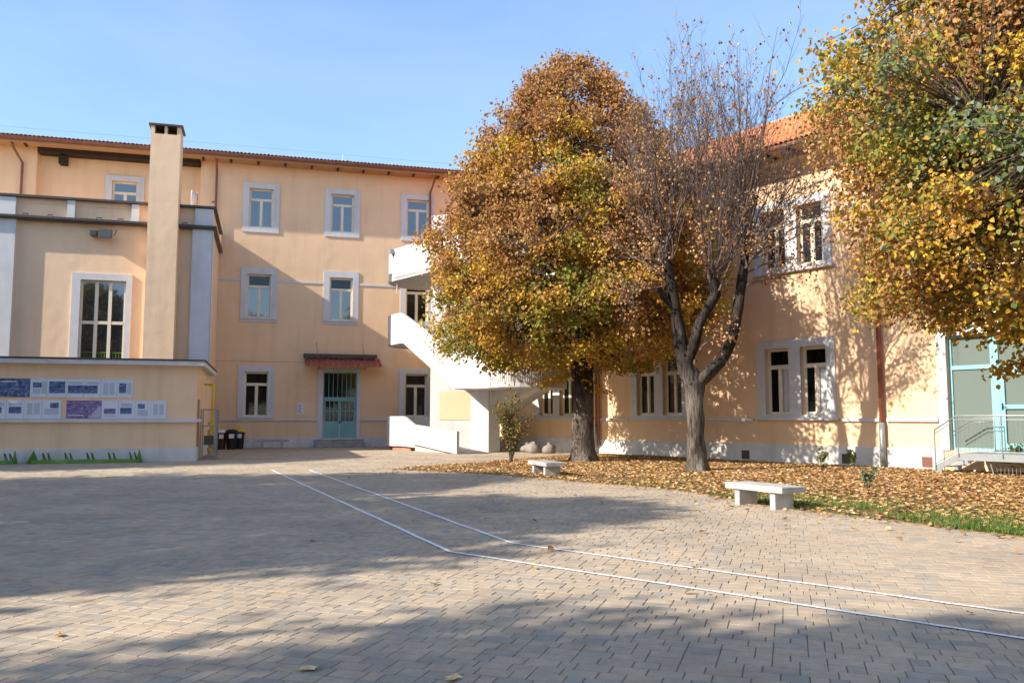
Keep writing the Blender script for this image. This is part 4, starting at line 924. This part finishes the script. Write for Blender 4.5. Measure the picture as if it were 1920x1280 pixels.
def leafy_tree(name, label, loc, prof, trunk, rads, n_cl, per, spread, lsize, hues, seed, n_limb=26, group=None, off=(0,0), keep=1.0, low_shoots=None, core=.45, lump=.16, gap=-9, drift=0.0):
    rng = np.random.default_rng(seed); t = thing(name, label, 'tree', loc, 0, group)
    trunk_mesh(trunk, rads, seed=seed).build('trunk', BARK, t, smooth=True)
    cen, P, A, N, size, col = crown(prof, n_cl, per, spread, lsize, hues, rng, core=core, lump=lump, gap=gap, drift=drift)
    cen[:,0] += off[0]; cen[:,1] += off[1]; P[:,0] += off[0]; P[:,1] += off[1]
    tree_branches(cen, trunk[-1], trunk[-3][2]*.9, rng, n_limb, keep=keep).build('branches', DTWIG, t, smooth=True)
    if low_shoots:
        for (bx,by,bz,ex,ey,ez,nl) in low_shoots:
            f_ = rng.random(nl); q = np.array([bx,by,bz])+(np.array([ex-bx,ey-by,ez-bz]))*(.25+.75*f_[:,None])+rng.normal(size=(nl,3))*np.array([.16,.2,.10])
            a = unit(rng.normal(size=(nl,3))*.6+np.array([0,0,-.8])); nn = unit(rng.normal(size=(nl,3))*.6+np.array([-.5,-.6,.3]))
            P = np.concatenate([P,q]); A = np.concatenate([A,a]); N = np.concatenate([N,nn]); size = np.concatenate([size, lsize*(.8+.5*rng.random(nl))])
            col = np.concatenate([col, np.array(PAL['yellow'])*(.65+.5*rng.random((nl,1)))*np.array([1,.9,1])])
            MB().tube([(bx,by,bz),((bx+ex)/2,(by+ey)/2,(bz+ez)/2+.08),(ex,ey,ez)], [.02,.012,.005], 4).build('low_shoot', DTWIG, t)
    o = link('crown', leaf_mesh('crown', P, A, N, size, col, LEAF), t); o['kind'] = 'stuff'
    return t
# golden linden in the middle
t1 = leafy_tree('linden_tree', 'dense golden brown linden tree with a dark trunk, left of the bare tree', (2.61,31.2,0),
    [(3.5,2.8),(4.3,4.4),(5.4,5.2),(7.0,5.3),(8.8,4.75),(10.6,3.85),(12.2,3.1),(13.4,2.3),(14.4,1.4),(15.1,.5)],
    [(0,0,-.1),(-.02,0,.5),(-.03,0,1.4),(.0,0,2.6),(-.06,0,3.6),(-.12,0,5.0),(-.2,0,7.5),(-.35,0,10.5)], [.42,.40,.385,.37,.40,.34,.22,.08],
    2300, 50, .24, .105, {'brown':.34,'rust':.16,'tan':.08,'gold':.22,'yellow':.12,'olive':.08}, 21, n_limb=38, lump=.20, gap=-.25, drift=.75, off=(-.42,0),
    low_shoots=[(-.3,-.3,3.3,-1.55,-.5,2.75,120),(.25,-.3,2.9,.85,-.45,2.45,30),(.2,-.3,3.1,.35,-.5,2.7,30),(-.2,-.35,4.4,-.5,-.6,3.7,120),(.0,-.4,4.6,.05,-.7,3.9,90)])
# near tree reaching in from the right
t3 = leafy_tree('linden_tree', 'green and gold linden tree reaching in from the right picture edge, nearest the camera', (11.2,15.3,0),
    [(3.2,2.3),(3.8,3.9),(4.8,4.9),(6.0,5.2),(7.2,5.0),(8.5,4.5),(10.0,4.0),(11.8,3.6),(13.2,2.0),(14,.5)],
    [(0,0,-.1),(.02,0,.5),(.0,0,1.4),(-.05,0,2.4),(-.1,0,3.4),(-.15,0,5.0),(-.1,0,7.5),(0,0,10)], [.36,.34,.32,.31,.33,.26,.18,.07],
    2900, 50, .24, .088, {'green':.08,'grey':.12,'olive':.22,'yellow':.09,'gold':.17,'tan':.07,'brown':.25}, 33, n_limb=46, lump=.20, gap=-.25,
    low_shoots=[(-.5,.8,3.1,-1.1,2.4,2.55,260),(-.3,.6,3.0,-.2,2.2,2.6,260),(.3,.6,3.1,.9,1.9,2.55,260)])
# lindens beyond the left edge of the picture and behind the camera: they throw the shade on the paving and stand in the window reflections
SIDE = [(-20.0,5.3,1.1),(-22.3,12.6,1.1),(-14.8,-5.0,1.05),(-26.8,25.5,1.0),(-5.5,-19,1.1),(3.5,-21,1.15),(11.5,-18,1.05)]
side0 = leafy_tree('linden_tree', 'autumn linden tree beyond the left picture edge', (SIDE[0][0],SIDE[0][1],0),
    [(3.4,2.6),(4.4,3.9),(6.0,4.5),(8.0,4.4),(10.0,3.6),(12.0,2.3),(13.3,.6)],
    [(0,0,-.1),(0,0,.5),(0,0,1.4),(.05,0,2.6),(0,0,3.6),(0,0,5.0),(0,0,7.5),(0,0,10)], [.36,.34,.32,.31,.33,.26,.18,.07],
    820, 26, .42, .23, {'olive':.4,'gold':.3,'brown':.3}, 55, n_limb=20, keep=.4, group='lindens outside the view')
SLAB = ['autumn linden shading the middle of the paving from beyond the left edge','autumn linden beyond the left edge shading the far paving','autumn linden left of the camera shading the foreground paving','autumn linden far beyond the left edge in front of the annex','autumn linden behind the camera, left of three','autumn linden behind the camera, middle of three','autumn linden behind the camera, right of three']
for i, (x, y, s) in enumerate(SIDE):
    o = side0 if i == 0 else copy_tree(side0)
    o.location = (x,y,0); o.scale = (s,s,s); o.rotation_euler = (0,0,i*1.3); o['label'] = SLAB[i]
# ------------------------------------------------------------------ bare tree in front of the wing
bt = thing('linden_tree', 'almost bare linden tree with forked trunk and upright shoots', 'tree', (5.52,25.7,0))
rng = np.random.default_rng(77); S = 9
def lim(pts, rads, name='limb'): return trunk_mesh(pts, rads, sides=16, lump=.16, seed=rng.integers(99), flare=(name == 'trunk')).build(name, BARKD, bt, smooth=True)
lim([(0,0,-.1),(.0,0,.5),(-.02,0,1.3),(-.03,0,2.1),(-.04,0,2.65),(-.14,.0,3.1)], [.30,.285,.262,.262,.29,.15], 'trunk')
lim([(-.08,0,2.6),(-.28,.05,3.2),(-.42,.1,3.95),(-.50,.1,4.6),(-.60,.15,5.3),(-.72,.15,6.0),(-.78,.2,6.9)], [.24,.25,.21,.175,.16,.13,.10])
lim([(-.30,0,3.1),(-.05,-.15,3.85),(.14,-.2,4.45),(.42,-.25,4.95),(.60,-.25,5.35),(.50,-.25,5.75)], [.17,.16,.145,.14,.165,.18])
lim([(.05,0,2.65),(.40,-.05,2.95),(.85,-.1,3.45),(1.12,-.1,4.1),(1.28,-.1,4.7),(1.40,-.15,5.5),(1.52,-.15,6.3),(1.60,-.1,6.9)], [.22,.20,.185,.18,.165,.15,.125,.10])
lim([(-.58,.1,4.9),(-.95,.0,5.3),(-1.1,-.1,5.55)], [.10,.09,.06])
tw = MB(); th = MB(); ends = []
top = lambda x: float(np.interp(x, [-2.7,-1.95,-1.0,0,1.2,2.4,3.4,4.2], [9.0,11.3,13.0,12.6,13.2,12.1,10.8,8.8]))
knobs = [((-.72,.15,6.1),(-2.7,.2)),((-.78,.2,6.9),(-2.5,.4)),((.48,-.25,5.8),(-.9,2.0)),((.55,-.25,5.6),(-.4,2.8)),((1.5,-.15,6.2),(.6,4.2)),((1.6,-.1,6.9),(.8,4.1))]
def add_twigs(path, rad, n, lmin, lmax, depth=0):
    L_ = len(path)
    for _ in range(n):
        f_ = .22+.78*rng.random(); i = min(L_-2, int(f_*(L_-1))); p = path[i].lerp(path[i+1], f_*(L_-1)-i)
        ax = (path[i+1]-path[i]).normalized(); a = rng.random()*2*math.pi; sd = ax.orthogonal(); sd.normalize(); sd = (sd*math.cos(a)+ax.cross(sd)*math.sin(a))
        ln = lmin+(lmax-lmin)*rng.random(); d = (ax*.8+sd*(.45+.4*rng.random())+Vector((0,0,.22))).normalized(); q = p+d*ln*.5+Vector((0,0,.02)); e = p+d*ln+Vector((rng.normal()*.05,rng.normal()*.05,.10*ln))
        r = rad*(.55 if depth == 0 else .7); tw.tube([p,q,e], [r,r*.75,r*.45], 3, False); ends.append(e); ends.append(q)
        if depth == 0: add_twigs([p,q,e], r, 3, lmin*.4, lmax*.45, 1)
for (k, xr) in knobs:
    for s in range(12):
        tx = xr[0]+(xr[1]-xr[0])*((s+rng.random())/12); ty = rng.normal()*1.6; tz = top(tx)*(.80+.2*rng.random())
        s0 = Vector(k)+Vector((rng.normal()*.08,rng.normal()*.08,rng.normal()*.12)); e = Vector((tx,ty,tz)); c1 = Vector((s0.x+(tx-s0.x)*.72, s0.y+(ty-s0.y)*.72, s0.z+(tz-s0.z)*.34))
        path = [s0.lerp(c1,t).lerp(c1.lerp(e,t),t)+Vector((rng.normal()*.05,rng.normal()*.05,0)) for t in np.linspace(0,1,8)]
        r0 = .016+.028*rng.random()**2; th.tube(path, [r0*(1-.84*t) for t in np.linspace(0,1,8)], 5, False)
        add_twigs(path, .0088, 14, .35, 1.1)
        for _ in range(2):     # forks
            i = 2+int(rng.integers(4)); s1 = path[i]; up = (path[-1].z-s1.z)*(.62+.4*rng.random()); e1 = s1+Vector(((path[-1].x-s1.x)*.8+rng.normal()*.75,(path[-1].y-s1.y)*.8+rng.normal()*.75,up)); c2 = s1.lerp(e1,.35)+Vector((rng.normal()*.12,rng.normal()*.12,up*.06))
            e1.z = min(e1.z, top(min(4.2,max(-2.7,e1.x)))); p2 = [s1.lerp(c2,t).lerp(c2.lerp(e1,t),t)+Vector((rng.normal()*.03,rng.normal()*.03,0)) for t in np.linspace(0,1,7)]
            th.tube(p2, [r0*.55*(1-.8*t) for t in np.linspace(0,1,7)], 5, False); add_twigs(p2, .009, 9, .3, .95)
# spreading side branches, drooping at the tips
for (b0, e0) in (((1.5,-.15,6.2),(3.8,-.6,7.6)),((1.6,-.1,6.7),(3.7,-.9,8.6)),((1.45,-.15,5.9),(3.3,-.8,6.3)),((1.4,-.15,5.5),(2.9,-1.0,5.6)),((-.7,.15,6.0),(-2.6,-.8,6.6)),((-.6,.15,5.4),(-2.9,-.5,5.2)),((-.75,.2,6.5),(-2.3,.6,8.2)),((.5,-.25,5.75),(1.6,-1.8,6.6)),((-.72,.15,5.9),(-1.6,-1.7,5.9)),((1.5,-.15,6.1),(2.6,-1.8,6.9)),((-.1,-.1,3.4),(.6,-.5,3.9)),((-1.1,-.1,5.5),(-2.2,-.9,5.0)),((.5,-.2,5.5),(-.3,-1.6,6.8)),((1.6,-.1,6.8),(2.9,.9,9.0))):
    s0, e = Vector(b0), Vector(e0); c1 = s0.lerp(e,.5)+Vector((0,0,.35)); path = [s0.lerp(c1,t).lerp(c1.lerp(e,t),t)+Vector((rng.normal()*.03,rng.normal()*.03,rng.normal()*.03)) for t in np.linspace(0,1,8)]
    th.tube(path, [.036*(1-.8*t) for t in np.linspace(0,1,8)], 5, False); add_twigs(path, .009, 20, .3, 1.0)
th.build('shoots', TWIG, bt, smooth=True); o = tw.build('twigs', TWIG, bt); o['kind'] = 'stuff'
E_ = np.array([tuple(e) for e in ends]); nl = 5000
pk = rng.choice(len(E_), nl, p=(lambda w: w/w.sum())(np.where(E_[:,2] < 7.8, 2.4, np.where(E_[:,2] > 11.5, .75, .45))))
P = E_[pk]+rng.normal(size=(nl,3))*.04; A = unit(rng.normal(size=(nl,3))*.4+np.array([0,0,-1])); N = unit(rng.normal(size=(nl,3)))
hu = np.array([PAL[k] for k in ('brown','umber','rust','tan')]); col = hu[rng.choice(4,nl,p=[.36,.2,.22,.22])]*(.7+.5*rng.random((nl,1)))
o = link('dry_leaves', leaf_mesh('dry_leaves', P, A, N, .075*(.65+.6*rng.random(nl)), col, DRYLEAF, fold=.4, curl=.3), bt); o['kind'] = 'stuff'
# ------------------------------------------------------------------ shrub and saplings
def shrub(name, label, loc, h, w, n_st, n_leaf, lsize, hues, seed, group=None, trunk=False, cat='shrub'):
    rng = np.random.default_rng(seed); t = thing(name, label, cat, loc, 0, group); st = MB(); pts = []
    for k in range(n_st):
        a = rng.random()*6.28; e = Vector((math.cos(a)*w*rng.random(), math.sin(a)*w*rng.random(), h*(.55+.45*rng.random()))); s = Vector((rng.normal()*.03,rng.normal()*.03,-.02)); c = Vector((e.x*.3,e.y*.3,e.z*.55))
        path = [s.lerp(c,q).lerp(c.lerp(e,q),q) for q in np.linspace(0,1,7)]; st.tube(path, [.013*(1-.75*q)*(1+h*.5) for q in np.linspace(0,1,7)], 5, False); pts += path[2:]
        for p in path[3:]:
            for _ in range(2):
                d = Vector((rng.normal(),rng.normal(),.4)).normalized()*w*.42*rng.random(); st.tube([p,p+d], [.005,.003], 3, False); pts.append(p+d); pts.append(p+d*.6)
    st.build('stems', DTWIG, t)
    A_ = np.array([tuple(p) for p in pts]); P = A_[rng.choice(len(A_), n_leaf)]+rng.normal(size=(n_leaf,3))*w*.13
    P[:,2] = np.maximum(P[:,2], .06)
    nm = list(hues); pal = np.array([PAL[k] for k in nm]); pr = np.array([hues[k] for k in nm]); col = pal[rng.choice(len(nm), n_leaf, p=pr/pr.sum())]*(.65+.6*rng.random((n_leaf,1)))
    o = link('foliage', leaf_mesh('foliage', P, unit(rng.normal(size=(n_leaf,3))+np.array([0,0,-.2])), unit(rng.normal(size=(n_leaf,3))+np.array([0,0,.6])), lsize*(.6+.7*rng.random(n_leaf)), col, LEAF), t); o['kind'] = 'stuff'
shrub('rose_shrub','tall leafy shrub with reddish leaves in front of the white stair pillar',(-.04,30.4,0),2.35,.80,11,1150,.075,{'green':.32,'olive':.25,'umber':.28,'rust':.15},4)
shrub('young_plant','thin pale sapling in the leaves left of the green seedling at the vent',(9.37,25.95,0),.75,.30,4,90,.07,{'green':.6,'olive':.4},5,'saplings in the garden',cat='sapling')
shrub('young_plant','small bright green seedling in front of the dark cellar vent',(10.95,27.7,0),.62,.20,4,170,.08,{'green':.9,'olive':.1},6,'saplings in the garden',cat='sapling')
shrub('young_plant','low grey-green plant alone in the middle of the leaf litter',(8.13,19.7,0),.55,.22,5,170,.06,{'grey':.6,'green':.4},7,'saplings in the garden',cat='sapling')
shrub('young_plant','yellow-green sapling in front of the metal landing steps',(14.0,26.05,0),.95,.30,4,200,.08,{'green':.6,'olive':.4},8,'saplings in the garden',cat='sapling')
shrub('young_plant','green sapling at the right picture edge under the metal landing',(14.46,24.72,0),.85,.20,4,160,.07,{'green':.7,'olive':.3},9,'saplings in the garden',cat='sapling')
# ------------------------------------------------------------------ leaf litter and grass
rng = np.random.default_rng(9)
n = 210000; Q = np.stack([-4.5+rng.random(n)*27, 3+rng.random(n)*35],1)
ins = in_poly(Q, BED); dl = dist_line(Q, BED_FRONT)
edge = np.where(ins, 1.0, .30*np.exp(-dl/.35)+.010*np.exp(-dl/2.5))
edge = edge*np.where(ins & (dl < .9) & (Q[:,1] < 17.5), .55, 1)
vis = (np.abs(Q[:,0]) < .63*Q[:,1]+1.5)
pn = np.array([noise.noise(Vector((x*.55,y*.55,0))) for x,y in Q])
wallc = ((Q-np.array([3.97,38.09]))@np.array([.788,.616])) < -.06
wd = -((Q-np.array([3.97,38.09]))@np.array([.788,.616])); edge = edge*np.where((wd < 3.2)&(Q[:,0] > 7.5), .30+.22*wd, 1)
keep = vis & wallc & (rng.random(n) < edge*np.clip(.66+.6*pn,.12,1)); Q = Q[keep]; n = len(Q)
zb = np.where(in_poly(Q,BED), .018, .006)
P = np.concatenate([Q, (zb+.012*rng.random(n))[:,None]],1); az = rng.random(n)*6.283
A = unit(np.stack([np.cos(az),np.sin(az),.10+.25*rng.random(n)*0],1)); N = unit(np.stack([rng.normal(size=n)*.35,rng.normal(size=n)*.35,np.ones(n)],1))
hu = np.array([PAL[k] for k in ('tan','pale','brown','gold','yellow','umber')]); col = hu[rng.choice(6,n,p=[.34,.14,.36,.03,.01,.12])]*(.65+.6*rng.random((n,1)))
o = link('leaf_litter', leaf_mesh('leaf_litter', P, A, N, .078*(.6+.7*rng.random(n)), col, DRYLEAF, fold=.22, curl=-.15)); tag(o,'brown and golden fallen leaves covering the garden bed','fallen leaves',kind='stuff'); o.location.z = 0.004
n = 110000; s = rng.random(n)
lens = np.array([math.hypot(b[0]-a[0],b[1]-a[1]) for a,b in zip(BED_FRONT[4:16],BED_FRONT[5:17])]); cs = np.concatenate([[0],np.cumsum(lens)])/lens.sum()
ii = np.clip(np.searchsorted(cs,s)-1,0,len(lens)-1); fr_ = (s-cs[ii])/(cs[ii+1]-cs[ii]); F0 = np.array(BED_FRONT[4:16])[ii]; F1 = np.array(BED_FRONT[5:17])[ii]
dv = F1-F0; nv = unit(np.stack([-dv[:,1],dv[:,0]],1)); off = rng.random(n)**1.4*3.2; Q = F0+dv*fr_[:,None]+nv*(off[:,None]-.02)
pn = np.array([noise.noise(Vector((x*.8,y*.8,4))) for x,y in Q]); fy = np.clip((19.5-Q[:,1])/8,.12,1)
k = in_poly(Q,BED)&(rng.random(n) < np.clip(.5+1.1*pn,.05,1)*fy*np.clip(1.25-off/2.6,0.1,1)); Q = Q[k]; n = len(Q)
hgt = .045+.055*rng.random(n); az = rng.random(n)*6.283; w = .008; lean = rng.normal(size=(n,2))*.03
b0 = np.concatenate([Q+np.stack([np.cos(az),np.sin(az)],1)*w, np.full((n,1),.012)],1); b1 = np.concatenate([Q-np.stack([np.cos(az),np.sin(az)],1)*w, np.full((n,1),.012)],1); tp_ = np.concatenate([Q+lean, hgt[:,None]+.012],1)
V = np.stack([b0,b1,tp_],1).reshape(-1,3); F = np.arange(3*n).reshape(-1,3); col = np.array([.105,.175,.035])*(.6+.8*rng.random((n,1)))*np.array([1,1,1])
o = link('grass', npmesh('grass', V, F, GRASSM, col)); tag(o,'short green grass along the paving edge of the garden','grass',kind='stuff')
# single leaves lying on the paving
for k, (x, y, s, hue, lab) in enumerate(((-1.29,5.61,.135,'pale','pale tan fallen leaf on the foreground paving, left of the other foreground leaf'),(-.36,5.41,.12,'pale','pale tan fallen leaf on the paving at the bottom edge'),(-3.33,6.45,.09,'rust','red-brown fallen leaf on the paving at the lower left'),(5.75,11.2,.09,'tan','tan fallen leaf on the paving just off the garden corner'),(4.95,12.6,.09,'tan','tan fallen leaf on the paving between the nearest bench and the white lines'),(1.95,9.3,.07,'umber','dark fallen leaf between the two white lines'),(-.75,8.4,.08,'umber','dark curled leaf on the paving below the bend of the white line'),(-2.6,11.3,.09,'umber','dark fallen leaf in the shade left of the white lines'))):
    rg = random.Random(k); m = MB(); n = 11; vs_ = [(0,0,.012)]
    for i in range(n):
        a = 2*math.pi*i/n; r = s*.5*(.55+.45*(i%2)+.25*rg.random()); vs_.append((math.cos(a)*r*1.25, math.sin(a)*r*.8, .006+.020*abs(math.cos(a))*rg.random()+.006))
    m.add(vs_, [(0,1+i,1+(i+1)%n) for i in range(n)]); o_ = m.build('fallen_leaf', surf('fallen_leaf_'+hue+str(k), PAL[hue], var=.3, scale=30, rough=.8), None, (x,y,0), False, k*1.1)
    tag(o_, lab, 'leaf', 'single leaves on the paving')
